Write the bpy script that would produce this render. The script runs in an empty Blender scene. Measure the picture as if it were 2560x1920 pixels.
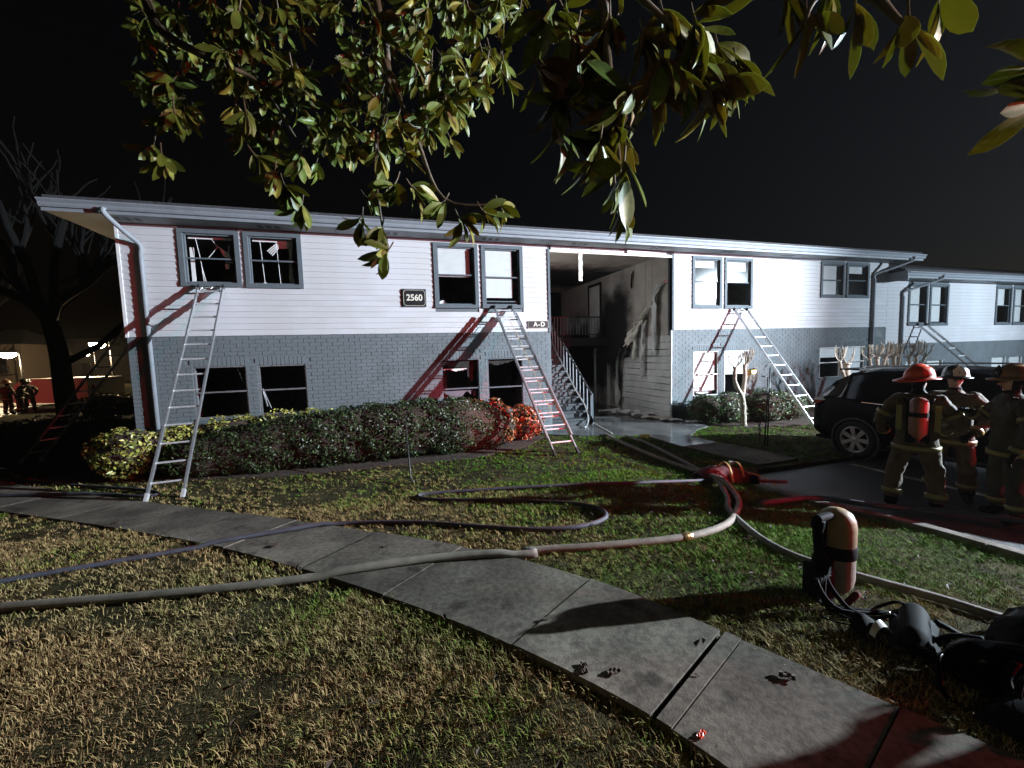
import bpy, math, random
import numpy as np
from mathutils import Vector, Matrix
rnd = random.Random(7)
nrs = np.random.RandomState(7)
SC = bpy.context.scene
COL = SC.collection
R = math.radians

# ------------------------------------------------------------------ camera
CAMZ = 2.2
YAW, PITCH, ROLL, FPX = 0.29238, -0.078979, -0.028995, 1000.0
fwd = Vector((math.sin(YAW)*math.cos(PITCH), math.cos(YAW)*math.cos(PITCH), math.sin(PITCH)))
rt0 = Vector((math.cos(YAW), -math.sin(YAW), 0)); up0 = rt0.cross(fwd)
rt = rt0*math.cos(ROLL) + up0*math.sin(ROLL); upv = -rt0*math.sin(ROLL) + up0*math.cos(ROLL)
cam_data = bpy.data.cameras.new('camera'); cam = bpy.data.objects.new('camera', cam_data); COL.objects.link(cam)
cam.matrix_world = Matrix(((rt.x, upv.x, -fwd.x, 0), (rt.y, upv.y, -fwd.y, 0), (rt.z, upv.z, -fwd.z, CAMZ), (0, 0, 0, 1)))
cam_data.sensor_fit = 'HORIZONTAL'; cam_data.sensor_width = 36; cam_data.lens = 36*FPX/2560
cam_data.clip_start = 0.05; cam_data.clip_end = 2000
SC.camera = cam

# ------------------------------------------------------------------ night sky
W = bpy.data.worlds.new('World'); SC.world = W; W.use_nodes = True
wn = W.node_tree.nodes; wl = W.node_tree.links
bg = wn['Background']
sky = wn.new('ShaderNodeTexSky'); sky.sky_type = 'NISHITA'; sky.sun_disc = False
sky.sun_elevation = R(-4); sky.sun_rotation = R(100)
wl.new(sky.outputs[0], bg.inputs[0]); bg.inputs[1].default_value = 0.06

def lamp(name, kind, loc, energy, color, target=None, size=None, blend=1.0, radius=0.12):
    d = bpy.data.lights.new(name, kind); d.energy = energy; d.color = color
    if kind == 'SPOT': d.spot_size = size; d.spot_blend = blend
    if kind in ('SPOT', 'POINT'): d.shadow_soft_size = radius
    if kind == 'SPOT' and target is None: d.spot_size = size
    o = bpy.data.objects.new(name, d); COL.objects.link(o); o.location = loc
    if target is not None:
        o.rotation_euler = (Vector(target)-Vector(loc)).to_track_quat('-Z', 'Y').to_euler()
    return o
moon = lamp('moon', 'SUN', (0, 0, 30), 0.004, (0.8, 0.85, 1.0)); moon.data.angle = R(0.5)
moon.rotation_euler = (R(50), 0, R(100))
# fire engine scene lights standing in the parking lot to the right
lamp('engine_floodlight', 'SPOT', (20, -0.6, 5.8), 62000, (0.75, 0.89, 1.0), (-6, 11.5, 2.5), R(76), 1.0, 0.10)
lamp('engine_side_floodlight', 'SPOT', (25, 0.5, 4.6), 7500, (0.70, 0.85, 1.0), (18, 10, 3.0), R(120), 1.0, 0.15)
lamp('engine_red_beacon', 'SPOT', (15, -4.5, 3.4), 3900, (1.0, 0.035, 0.06), (0, 8, 1.2), R(110), 1.0, 0.12)

lamp('engine_low_beacon', 'SPOT', (9.5, -5.0, 1.9), 11000, (1.0, 0.04, 0.07), (2.15, 9.6, 0.60), R(12), 1.0, 0.10)
lamp('leaf_fill_spot', 'SPOT', (18, -7, 4.8), 21000, (1.0, 0.95, 0.78), (1.2, 1.5, 4.1), R(15), 1.0, 0.10)  # added spot that brightens the overhead leaves, not one of the engine's lights
# weak warm fill lamp added behind the photographer for leaves and foreground
lamp('rear_fill_lamp', 'POINT', (-1.5, -5.0, 4.8), 100, (1.0, 0.86, 0.58), radius=0.2)

SC.render.engine = 'CYCLES'
SC.cycles.use_denoising = True; SC.cycles.use_adaptive_sampling = True; SC.cycles.adaptive_threshold = 0.03
SC.cycles.max_bounces = 5; SC.cycles.diffuse_bounces = 3; SC.cycles.glossy_bounces = 2
SC.cycles.transmission_bounces = 3; SC.cycles.transparent_max_bounces = 6
SC.cycles.sample_clamp_indirect = 3.0
SC.view_settings.view_transform = 'Standard'; SC.view_settings.look = 'None'
SC.view_settings.exposure = 0.0; SC.view_settings.gamma = 1.0; SC.view_settings.use_curve_mapping = False

# ------------------------------------------------------------------ helpers
def ray(x, y):
    return fwd + rt*((x-1280)/FPX) + upv*((960-y)/FPX)
def at_depth(x, y, d):
    return Vector((0, 0, CAMZ)) + ray(x, y)*d
def sm(a, b, x):
    t = np.clip((x-a)/(b-a), 0, 1); return t*t*(3-2*t)
def gz(X, Y):
    return 0.04 + .36*(1-sm(2.2, 8.2, Y))*(1-sm(2.4, 5.8, X)) - 0.44*sm(8.0, 15.0, -X)
def gpt(x, y, z=None):
    v = ray(x, y)
    if z is not None:
        t = (z-CAMZ)/v.z; p = v*t; return Vector((p.x, p.y, z))
    t = 0.5
    while t < 90:
        if CAMZ + v.z*t <= gz(v.x*t, v.y*t): break
        t += 0.01
    return Vector((v.x*t, v.y*t, float(gz(v.x*t, v.y*t))))
KD = 1.1573
def gd(x, y, z=None): return gpt(x*KD, y*KD, z)

WM = {}
def link(o, parent=None):
    COL.objects.link(o)
    if parent is not None:
        o.parent = parent
        m = WM.get(parent.name)
        if m is not None: o.matrix_parent_inverse = m.inverted()
    return o
def tag(o, label, cat, group=None):
    o['label'] = label; o['category'] = cat
    if group: o['group'] = group
    return o
def thing(name, label, cat, loc=(0, 0, 0), rz=0, group=None, local=False):
    o = bpy.data.objects.new(name, None); COL.objects.link(o)
    o.location = loc; o.rotation_euler = (0, 0, rz); o.empty_display_size = 0.1
    tag(o, label, cat, group)
    if not local: WM[o.name] = Matrix.Translation(Vector(loc)) @ Matrix.Rotation(rz, 4, 'Z')
    return o
class MB:
    def __init__(s): s.v = []; s.f = []; s.m = []
    def add(s, vs, fs, mi=0):
        n = len(s.v); s.v += [tuple(p) for p in vs]; s.f += [tuple(i+n for i in f) for f in fs]; s.m += [mi]*len(fs); return s
    def box(s, x0, x1, y0, y1, z0, z1, mi=0):
        vs = [(x0,y0,z0),(x1,y0,z0),(x1,y1,z0),(x0,y1,z0),(x0,y0,z1),(x1,y0,z1),(x1,y1,z1),(x0,y1,z1)]
        return s.add(vs, [(0,3,2,1),(4,5,6,7),(0,1,5,4),(1,2,6,5),(2,3,7,6),(3,0,4,7)], mi)
    def bar(s, a, b, w, h, up=(0, 0, 1), mi=0):
        a = Vector(a); b = Vector(b); d = (b-a).normalized(); u = Vector(up)
        x = d.cross(u)
        if x.length < 1e-4: x = d.cross(Vector((1, 0, 0)))
        x.normalize(); y = x.cross(d); x = x*w/2; y = y*h/2
        vs = [a-x-y, a+x-y, a+x+y, a-x+y, b-x-y, b+x-y, b+x+y, b-x+y]
        return s.add(vs, [(0,3,2,1),(4,5,6,7),(0,1,5,4),(1,2,6,5),(2,3,7,6),(3,0,4,7)], mi)
    def tube(s, pts, r, n=8, mi=0, flat=1.0, cap=True):
        pts = [Vector(p) for p in pts]; rs = r if isinstance(r, (list, tuple)) else [r]*len(pts)
        vs = []; fs = []; px_ = None
        for i, p in enumerate(pts):
            t = (pts[min(i+1, len(pts)-1)]-pts[max(i-1, 0)]).normalized()
            if px_ is None:
                px_ = t.cross(Vector((0, 0, 1)))
                if px_.length < 1e-3: px_ = t.cross(Vector((1, 0, 0)))
            px_ = (px_ - t*px_.dot(t)); px_.normalize(); y = px_.cross(t)
            for k in range(n):
                a = 2*math.pi*k/n
                vs.append(p + px_*math.cos(a)*rs[i] + y*math.sin(a)*rs[i]*flat)
        for i in range(len(pts)-1):
            for k in range(n):
                k2 = (k+1) % n; fs.append((i*n+k, i*n+k2, (i+1)*n+k2, (i+1)*n+k))
        if cap:
            fs.append(tuple(range(n-1, -1, -1))); fs.append(tuple((len(pts)-1)*n+k for k in range(n)))
        return s.add(vs, fs, mi)
    def lathe(s, prof, c=(0, 0, 0), n=20, mi=0, sx=1, sy=1, mat=None):
        vs = []; fs = []; c = Vector(c)
        for (r_, z) in prof:
            for k in range(n):
                a = 2*math.pi*k/n; p = Vector((r_*math.cos(a)*sx, r_*math.sin(a)*sy, z))
                vs.append((mat @ p if mat else p) + c)
        for i in range(len(prof)-1):
            for k in range(n):
                k2 = (k+1) % n; fs.append((i*n+k, i*n+k2, (i+1)*n+k2, (i+1)*n+k))
        return s.add(vs, fs, mi)
    def sheet(s, grid, thick=0.0):
        h = len(grid); w = len(grid[0]); vs = [p for row in grid for p in row]
        fs = [(i*w+j, i*w+j+1, (i+1)*w+j+1, (i+1)*w+j) for i in range(h-1) for j in range(w-1)]
        return s.add(vs, fs)
    def mesh(s, name, mats, smooth=False):
        me = bpy.data.meshes.new(name); me.from_pydata(s.v, [], s.f); me.update()
        for m in (mats if isinstance(mats, (list, tuple)) else [mats]): me.materials.append(m)
        if max(s.m, default=0) > 0: me.polygons.foreach_set('material_index', s.m)
        if smooth: me.polygons.foreach_set('use_smooth', [True]*len(s.f))
        return me
    def build(s, name, mats, parent=None, smooth=False):
        return link(bpy.data.objects.new(name, s.mesh(name, mats, smooth)), parent)
def structure(o):
    o['kind'] = 'structure'; return o
def smooth_path(pts, n=6):
    P = [Vector(p) for p in pts]; out = []
    for i in range(len(P)-1):
        p0 = P[max(i-1, 0)]; p1 = P[i]; p2 = P[i+1]; p3 = P[min(i+2, len(P)-1)]
        for k in range(n):
            t = k/n
            out.append(0.5*((2*p1)+(p2-p0)*t+(2*p0-5*p1+4*p2-p3)*t*t+(3*p1-p0-3*p2+p3)*t**3))
    out.append(P[-1]); return out
def dup(root, loc, rz=None, label=None):
    r = root.copy(); COL.objects.link(r); r.location = loc
    if rz is not None: r.rotation_euler = (0, 0, rz)
    if label: r['label'] = label
    for ch in root.children:
        c = ch.copy(); COL.objects.link(c); c.parent = r
        for g2 in ch.children:
            d = g2.copy(); COL.objects.link(d); d.parent = c
    return r

# ------------------------------------------------------------------ materials
def pm(name, col, rough=0.6, metal=0.0, var=0.12, scale=6.0, bump=0.0, bscale=60.0, spec=0.5, coords='Object', col2=None, emis=None, estr=0, attr=None, coat=0.0):
    m = bpy.data.materials.new(name); m.use_nodes = True
    n = m.node_tree.nodes; l = m.node_tree.links; p = n['Principled BSDF']
    p.inputs['Roughness'].default_value = rough; p.inputs['Metallic'].default_value = metal
    p.inputs['Specular IOR Level'].default_value = spec; p.inputs['Coat Weight'].default_value = coat
    tc = n.new('ShaderNodeTexCoord')
    nt = n.new('ShaderNodeTexNoise'); nt.inputs['Scale'].default_value = scale; nt.inputs['Detail'].default_value = 5
    l.new(tc.outputs[coords], nt.inputs['Vector'])
    if attr:
        a = n.new('ShaderNodeAttribute'); a.attribute_name = attr
        hs = n.new('ShaderNodeMixRGB'); hs.blend_type = 'MULTIPLY'; hs.inputs[0].default_value = 1
        rp = n.new('ShaderNodeMapRange'); rp.inputs[3].default_value = 1-var; rp.inputs[4].default_value = 1+var
        l.new(nt.outputs[0], rp.inputs[0]); l.new(a.outputs['Color'], hs.inputs[1]); l.new(rp.outputs[0], hs.inputs[2])
        l.new(hs.outputs[0], p.inputs['Base Color'])
    else:
        cr = n.new('ShaderNodeValToRGB')
        c2 = col2 or tuple(max(0, min(1, c*(1+var))) for c in col)
        c1 = col if col2 else tuple(c*(1-var) for c in col)
        cr.color_ramp.elements[0].color = (*c1, 1); cr.color_ramp.elements[1].color = (*c2, 1)
        cr.color_ramp.elements[0].position = 0.35; cr.color_ramp.elements[1].position = 0.65
        l.new(nt.outputs[0], cr.inputs[0]); l.new(cr.outputs[0], p.inputs['Base Color'])
    if bump:
        nb = n.new('ShaderNodeTexNoise'); nb.inputs['Scale'].default_value = bscale; nb.inputs['Detail'].default_value = 4
        l.new(tc.outputs[coords], nb.inputs['Vector'])
        b = n.new('ShaderNodeBump'); b.inputs['Strength'].default_value = bump; b.inputs['Distance'].default_value = 0.02
        l.new(nb.outputs[0], b.inputs['Height']); l.new(b.outputs[0], p.inputs['Normal'])
    if emis:
        p.inputs['Emission Color'].default_value = (*emis, 1); p.inputs['Emission Strength'].default_value = estr
    return m
M = {}
M['siding'] = pm('white_vinyl', (0.50, 0.50, 0.50), 0.7, col2=(0.57, 0.575, 0.605), scale=0.9, spec=0.12, bump=0.03, bscale=25)
M['brick'] = pm('painted_brick', (0.145, 0.165, 0.175), 0.75, spec=0.1, var=0.10, scale=2.3, bump=0.25, bscale=45)
M['mortar'] = pm('painted_mortar', (0.12, 0.14, 0.15), 0.7, var=0.10, scale=2.3, bump=0.3, bscale=60)
M['trim'] = pm('grey_trim', (0.115, 0.135, 0.15), 0.75, var=0.06, spec=0.1)
M['gutter'] = pm('grey_gutter', (0.22, 0.245, 0.27), 0.6, var=0.06)
M['soffit'] = pm('soffit_paint', (0.24, 0.27, 0.28), 0.6, var=0.22, scale=1.2)
M['dark'] = pm('dark_metal', (0.02, 0.02, 0.02), 0.5)
M['shingle'] = pm('roof_shingle', (0.05, 0.05, 0.055), 0.9, var=0.3, scale=20)
M['room'] = pm('room_plaster', (0.16, 0.15, 0.135), 0.9, var=0.2)
M['char'] = pm('charred', (0.012, 0.011, 0.010), 0.85, var=0.5, scale=9, bump=0.3, bscale=30)
M['alu'] = pm('worn_aluminium', (0.62, 0.63, 0.65), 0.38, 0.85, var=0.12, scale=18)
M['rungmetal'] = pm('rung_aluminium', (0.70, 0.70, 0.71), 0.45, 0.55, var=0.1, scale=20)
M['blind'] = pm('blind_vinyl', (0.74, 0.74, 0.73), 0.5, var=0.03)
M['white'] = pm('white_paint', (0.75, 0.75, 0.74), 0.5, var=0.05)
M['black'] = pm('black_paint', (0.012, 0.012, 0.013), 0.45, var=0.2)
M['letter'] = pm('sign_letter', (0.72, 0.68, 0.58), 0.5, var=0.03)
M['concrete'] = pm('concrete', (0.12, 0.102, 0.083), 0.9, col2=(0.215, 0.188, 0.152), scale=1.7, bump=0.16, bscale=90, spec=0.15)
M['wetconcrete'] = pm('wet_concrete', (0.10, 0.10, 0.10), 0.16, var=0.4, scale=1.6, bump=0.05, bscale=20)
M['stairgrey'] = pm('stair_paint', (0.045, 0.05, 0.056), 0.5, var=0.2)
M['kerb'] = pm('kerb_concrete', (0.20, 0.185, 0.16), 0.9, var=0.25, scale=5, bump=0.2, spec=0.15)
M['asphalt'] = pm('wet_asphalt', (0.016, 0.016, 0.018), 0.5, var=0.35, scale=3, bump=0.5, bscale=160)
M['paint'] = pm('stall_paint', (0.42, 0.40, 0.33), 0.7, var=0.4, scale=7)
M['soil'] = pm('lawn_soil', (0.045, 0.040, 0.020), 0.95, var=0.5, scale=3, bump=0.8, bscale=80, spec=0.05)
M['mulch'] = pm('bark_mulch', (0.045, 0.027, 0.018), 0.95, var=0.5, scale=25, bump=1.0, bscale=60)
M['grass'] = pm('grass_blade', (0.1, 0.1, 0.05), 0.7, attr='tint', var=0.15, spec=0.06)
M['leaf'] = pm('hedge_leaf', (0.05, 0.08, 0.03), 0.42, attr='tint', var=0.2, spec=0.45)
M['bark'] = pm('pale_bark', (0.36, 0.31, 0.25), 0.8, var=0.35, scale=11, bump=0.4, bscale=30)
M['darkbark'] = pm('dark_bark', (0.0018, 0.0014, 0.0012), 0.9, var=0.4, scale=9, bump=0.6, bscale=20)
M['magtop'] = pm('magnolia_leaf_top', (0.12, 0.17, 0.032), 0.42, var=0.4, scale=9, spec=0.5, coords='Object')
M['magtop2'] = pm('magnolia_leaf_yellow', (0.22, 0.21, 0.04), 0.42, var=0.35, scale=9, spec=0.5)
M['magbot'] = pm('magnolia_leaf_underside', (0.14, 0.062, 0.026), 0.7, var=0.3, scale=7)
M['twig'] = pm('magnolia_twig', (0.07, 0.055, 0.04), 0.8, var=0.3, scale=14)
M['hose'] = pm('tan_hose', (0.20, 0.17, 0.135), 0.75, var=0.18, scale=9, bump=0.25, bscale=200)
M['hose2'] = pm('grey_hose', (0.17, 0.165, 0.145), 0.75, var=0.2, scale=8, bump=0.25, bscale=200)
M['hoseblue'] = pm('blue_hose', (0.055, 0.058, 0.075), 0.7, var=0.2, scale=8, bump=0.2, bscale=200)
M['hosered'] = pm('red_stripe', (0.16, 0.02, 0.025), 0.7)
M['brass'] = pm('brass', (0.35, 0.24, 0.10), 0.35, 0.8)
M['carpaint'] = pm('black_car_paint', (0.002, 0.002, 0.0025), 0.25, var=0.05, spec=0.05)
M['carglass'] = pm('dark_car_glass', (0.004, 0.004, 0.005), 0.05, var=0.0, spec=0.6)
M['tyre'] = pm('tyre_rubber', (0.012, 0.012, 0.012), 0.8)
M['alloy'] = pm('alloy_wheel', (0.55, 0.53, 0.52), 0.3, 0.7, var=0.05)
M['tail'] = pm('tail_lamp', (0.35, 0.01, 0.015), 0.15, var=0.05)
M['clear'] = pm('clear_lens', (0.6, 0.58, 0.58), 0.12, var=0.05)
M['chrome'] = pm('chrome', (0.7, 0.7, 0.7), 0.15, 1.0, var=0.02)
M['turnout'] = pm('tan_turnout_cloth', (0.065, 0.042, 0.022), 0.85, var=0.3, scale=7, bump=0.5, bscale=18)
M['turnout2'] = pm('dark_turnout_cloth', (0.03, 0.027, 0.016), 0.85, var=0.3, scale=7, bump=0.5, bscale=18)
M['reflect'] = pm('lime_reflective_tape', (0.20, 0.17, 0.055), 0.4, var=0.1)
M['silver'] = pm('silver_tape', (0.5, 0.5, 0.46), 0.35, var=0.08)
M['skin'] = pm('face_skin', (0.42, 0.25, 0.19), 0.55, var=0.06)
M['helmtan'] = pm('tan_helmet', (0.20, 0.12, 0.05), 0.35, var=0.2, scale=9)
M['helmred'] = pm('red_helmet', (0.62, 0.06, 0.015), 0.35, var=0.08)
M['helmblack'] = pm('black_helmet', (0.02, 0.018, 0.018), 0.3, var=0.1)
M['rubber'] = pm('black_rubber', (0.0035, 0.0035, 0.004), 0.75, spec=0.10)
M['cylred'] = pm('orange_red_cylinder', (0.20, 0.075, 0.05), 0.35, var=0.12)
M['cylyellow'] = pm('yellow_cylinder', (0.24, 0.17, 0.085), 0.55, var=0.2, scale=9)
M['redbag'] = pm('red_bag', (0.11, 0.010, 0.014), 0.7, var=0.2)
M['webbing'] = pm('yellow_webbing', (0.40, 0.30, 0.10), 0.7)
M['vanwhite'] = pm('white_van_paint', (0.62, 0.60, 0.57), 0.3, var=0.04)
M['beige'] = pm('beige_render', (0.26, 0.20, 0.15), 0.8, var=0.1)
M['farroof'] = pm('far_roof', (0.045, 0.04, 0.038), 0.9)
M['lampglow'] = pm('lamp_glow', (1, 0.9, 0.7), 0.5, emis=(1.0, 0.80, 0.52), estr=120)
M['lampglow2'] = pm('porch_glow', (1, 0.7, 0.3), 0.5, emis=(1.0, 0.55, 0.16), estr=9)
M['paper'] = pm('yellow_scrap', (0.55, 0.42, 0.12), 0.7)
M['deadleaf'] = pm('dead_leaf', (0.045, 0.027, 0.016), 0.8, var=0.15, scale=9)

for k_, tc_ in (('magtop', (0.20, 0.27, 0.04)), ('magtop2', (0.28, 0.26, 0.04)), ('magbot', (0.24, 0.19, 0.05))):   # thin leaves let light through
    nt_ = M[k_].node_tree; p_ = nt_.nodes['Principled BSDF']; t_ = nt_.nodes.new('ShaderNodeBsdfTranslucent'); t_.inputs[0].default_value = (*tc_, 1)
    a_ = nt_.nodes.new('ShaderNodeMixShader'); a_.inputs[0].default_value = 0.5
    nt_.links.new(p_.outputs[0], a_.inputs[1]); nt_.links.new(t_.outputs[0], a_.inputs[2]); nt_.links.new(a_.outputs[0], nt_.nodes['Material Output'].inputs[0])
# glass pane
gl = bpy.data.materials.new('window_glass'); gl.use_nodes = True
gn = gl.node_tree.nodes; gll = gl.node_tree.links
for nd in list(gn):
    if nd.type != 'OUTPUT_MATERIAL': gn.remove(nd)
tr = gn.new('ShaderNodeBsdfTransparent'); tr.inputs[0].default_value = (0.96, 0.97, 0.97, 1)
gs = gn.new('ShaderNodeBsdfGlossy'); gs.inputs['Roughness'].default_value = 0.10
mx = gn.new('ShaderNodeMixShader'); fr = gn.new('ShaderNodeValue'); fr.outputs[0].default_value = 0.035
gll.new(fr.outputs[0], mx.inputs[0]); gll.new(tr.outputs[0], mx.inputs[1]); gll.new(gs.outputs[0], mx.inputs[2])
gll.new(mx.outputs[0], gn['Material Output'].inputs[0]); M['glass'] = gl

# concrete: blotchy stains, fine speckle and small dark pits
def worn_concrete(m, amt):
    n = m.node_tree.nodes; l = m.node_tree.links; p = n['Principled BSDF']; src = p.inputs['Base Color'].links[0].from_socket
    tc = n.new('ShaderNodeTexCoord')
    for sc_, lo, hi, a0, a1 in ((0.7, 0.40, 0.62, 0.55, 1.12), (26.0, 0.38, 0.60, 0.72, 1.12), (5.0, 0.30, 0.42, 0.45, 1.0)):
        t = n.new('ShaderNodeTexNoise'); t.inputs['Scale'].default_value = sc_; t.inputs['Detail'].default_value = 8; l.new(tc.outputs['Object'], t.inputs['Vector'])
        mr = n.new('ShaderNodeMapRange'); mr.inputs[1].default_value = lo; mr.inputs[2].default_value = hi; mr.inputs[3].default_value = 1-(1-a0)*amt; mr.inputs[4].default_value = a1
        mx_ = n.new('ShaderNodeMixRGB'); mx_.blend_type = 'MULTIPLY'; mx_.inputs[0].default_value = 1
        l.new(t.outputs[0], mr.inputs[0]); l.new(src, mx_.inputs[1]); l.new(mr.outputs[0], mx_.inputs[2]); src = mx_.outputs[0]
    l.new(src, p.inputs['Base Color'])
worn_concrete(M['concrete'], 1.0); worn_concrete(M['kerb'], 0.8)

# scorched breezeway wall: pale board with soot stains of their own shape
def soot_mat(name, base, ells, amount=1.0):
    m = pm(name, base, 0.8, var=0.12, scale=2.2, bump=0.3, bscale=12)
    n = m.node_tree.nodes; l = m.node_tree.links; p = n['Principled BSDF']
    src = p.inputs['Base Color'].links[0].from_socket
    g = n.new('ShaderNodeNewGeometry'); sp = n.new('ShaderNodeSeparateXYZ'); l.new(g.outputs['Position'], sp.inputs[0])
    def mth(op, a, b=None):
        q = n.new('ShaderNodeMath'); q.operation = op
        for i, x in enumerate((a, b)):
            if x is None: continue
            if isinstance(x, (int, float)): q.inputs[i].default_value = x
            else: l.new(x, q.inputs[i])
        return q.outputs[0]
    dd = None
    for (cy, cz, ry, rz) in ells:
        dy = mth('DIVIDE', mth('SUBTRACT', sp.outputs[1], cy), ry); dz = mth('DIVIDE', mth('SUBTRACT', sp.outputs[2], cz), rz)
        e_ = mth('SQRT', mth('ADD', mth('MULTIPLY', dy, dy), mth('MULTIPLY', dz, dz)))
        dd = e_ if dd is None else mth('MINIMUM', dd, e_)
    nz = n.new('ShaderNodeTexNoise'); nz.inputs['Scale'].default_value = 1.6; nz.inputs['Detail'].default_value = 6
    l.new(g.outputs['Position'], nz.inputs['Vector'])
    dd = mth('ADD', dd, mth('MULTIPLY', mth('SUBTRACT', nz.outputs[0], 0.5), 0.9))
    mr = n.new('ShaderNodeMapRange'); mr.interpolation_type = 'SMOOTHSTEP'
    mr.inputs[1].default_value = 0.45; mr.inputs[2].default_value = 1.1; mr.inputs[3].default_value = amount; mr.inputs[4].default_value = 0
    l.new(dd, mr.inputs[0])
    mixn = n.new('ShaderNodeMixRGB'); mixn.inputs[2].default_value = (0.008, 0.007, 0.007, 1)
    l.new(mr.outputs[0], mixn.inputs[0]); l.new(src, mixn.inputs[1]); l.new(mixn.outputs[0], p.inputs['Base Color'])
    return m
M['sootwall'] = soot_mat('scorched_board', (0.50, 0.455, 0.41), [(15.0, 1.9, 3.6, 2.2), (12.85, 3.0, 1.0, 2.0), (13.6, 2.6, 1.6, 2.2)])
M['sootplank'] = soot_mat('scorched_plank', (0.70, 0.69, 0.66), [(13.4, 2.4, 1.4, 1.7)])
M['sootceil'] = soot_mat('scorched_ceiling', (0.48, 0.40, 0.34), [(14.5, 5.1, 2.6, 2.0)])

# ================================================================== THE GROUND
LOT = [(6.9, -30), (6.3, -4), (5.95, 0.6), (5.76, 2.14), (5.66, 2.83), (5.45, 3.4), (5.29, 3.8), (5.2, 4.3), (5.28, 4.85), (5.6, 5.2), (6.1, 5.3), (40, 5.3), (40, -30)]
def inpoly(poly, X, Y):
    X = np.asarray(X, float); Y = np.asarray(Y, float); ins = np.zeros(X.shape, bool)
    for (xa, ya), (xb, yb) in zip(poly, poly[1:]+poly[:1]):
        c = ((ya > Y) != (yb > Y)); ins ^= c & (X < (xb-xa)*(Y-ya)/((yb-ya) or 1e-9)+xa)
    return ins
LOTIN = [(x+0.05, y-0.05) for x, y in LOT]
xs = np.concatenate([np.linspace(-300, -10, 30)[:-1], np.arange(-10, 9.0, 0.1), np.linspace(9.0, 300, 40)])
ys = np.concatenate([np.linspace(-200, -1, 20)[:-1], np.arange(-1, 10.0, 0.1), np.linspace(10, 400, 50)])
GX, GY = np.meshgrid(xs, ys); GZ = gz(GX, GY) + 0.012*np.sin(GX*2.1+1)*np.sin(GY*1.7)*(np.abs(GX) < 9)
GZ = np.where(inpoly(LOTIN, GX, GY), -0.12, GZ)
nx, ny = len(xs), len(ys)
vv = np.stack([GX.ravel(), GY.ravel(), GZ.ravel()], 1)
ii = np.arange(nx*ny).reshape(ny, nx)
ff = np.stack([ii[:-1, :-1].ravel(), ii[:-1, 1:].ravel(), ii[1:, 1:].ravel(), ii[1:, :-1].ravel()], 1)
me = bpy.data.meshes.new('ground'); me.from_pydata(vv.tolist(), [], ff.tolist()); me.materials.append(M['soil'])
ground = structure(link(bpy.data.objects.new('ground', me)))

# parking lot, kerb and stall lines
m = MB(); m.add([(x, y, -0.02) for x, y in LOT], [tuple(range(len(LOT)))[::-1]]); structure(m.build('parking_lot', M['asphalt']))
kp = smooth_path([(x, y, 0) for x, y in LOT[1:10]], 4)
kerb_root = structure(bpy.data.objects.new('kerb', None)); COL.objects.link(kerb_root); kerb_root.location = (5.4, 3.4, 0); WM['kerb'] = Matrix.Translation((5.4, 3.4, 0))
acc = 0; seg = []
def kerb_stone(seg):
    m = MB(); vs = []
    for i, p in enumerate(seg):
        t = (seg[min(i+1, len(seg)-1)]-seg[max(i-1, 0)]).normalized(); nrm = Vector((t.y, -t.x, 0))
        for o_, z in ((-0.02, -0.1), (-0.02, 0.095), (0.0, 0.112), (0.115, 0.112), (0.135, 0.09), (0.145, -0.1)): vs.append((p.x+nrm.x*o_, p.y+nrm.y*o_, z if z < 0 or p.y < 4.4 else z-0.082*min(1, (p.y-4.4)/0.5)))
    fs = [(i*6+k, i*6+k+1, (i+1)*6+k+1, (i+1)*6+k) for i in range(len(seg)-1) for k in range(5)]
    fs += [tuple(range(6))[::-1], tuple((len(seg)-1)*6+k for k in range(6))]
    m.add(vs, fs); m.build('kerb_stone', M['kerb'], kerb_root)
for i in range(len(kp)):
    seg.append(kp[i])
    if len(seg) > 1: acc += (seg[-1]-seg[-2]).length
    if acc > 1.1 and len(seg) > 1:
        kerb_stone(list(seg)); d_ = (seg[-1]-seg[-2]).normalized(); seg = [seg[-1]+d_*0.012]; acc = 0
if len(seg) > 1: kerb_stone(seg)
st = structure(bpy.data.objects.new('stall_marking', None)); COL.objects.link(st); st.location = (7.9, 4, 0); WM['stall_marking'] = Matrix.Translation((7.9, 4, 0))
for x in (7.92, 10.75, 13.5): MB().box(x, x+0.10, 0.6, 5.1, -0.0195, -0.0155).build('stall_line', M['paint'], st)

# the long footpath in front, slab by slab
up_e = [(-9.6, 11.6), (-7.06, 9.74), (-3.55, 7.23), (-1.19, 5.28), (0.56, 3.64), (1.40, 2.68), (1.89, 1.89), (2.28, 1.20), (2.62, 0.5), (2.9, -0.6)]
lo_e = [(-10.2, 11.0), (-7.7, 9.18), (-4.1, 6.62), (-1.72, 4.62), (-0.14, 3.03), (0.62, 2.20), (1.12, 1.53), (1.42, 0.92), (1.74, 0.28), (2.0, -0.7)]
UP = smooth_path([(x, y, 0) for x, y in up_e], 8); LO = smooth_path([(x, y, 0) for x, y in lo_e], 8)
path_root = structure(bpy.data.objects.new('footpath', None)); COL.objects.link(path_root); path_root.location = (0.5, 2.8, 0.35); WM['footpath'] = Matrix.Translation((0.5, 2.8, 0.35))
PATHPOLY = [(p.x, p.y) for p in UP] + [(p.x, p.y) for p in reversed(LO)]
PATHIN = [tuple(p.lerp(q, 0.035).xy) for p, q in zip(UP, LO)] + [tuple(q.lerp(p, 0.035).xy) for p, q in zip(reversed(UP), reversed(LO))]
cuts = [0, 8]
for jx, jy in ((-5.2, 8.4), (-3.0, 6.57), (-1.34, 5.2), (0.34, 3.57), (1.89, 1.89), (2.62, 0.5)): cuts.append(min(range(len(UP)), key=lambda i: (UP[i].x-jx)**2+(UP[i].y-jy)**2))
cuts.append(len(UP)-1)
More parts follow.
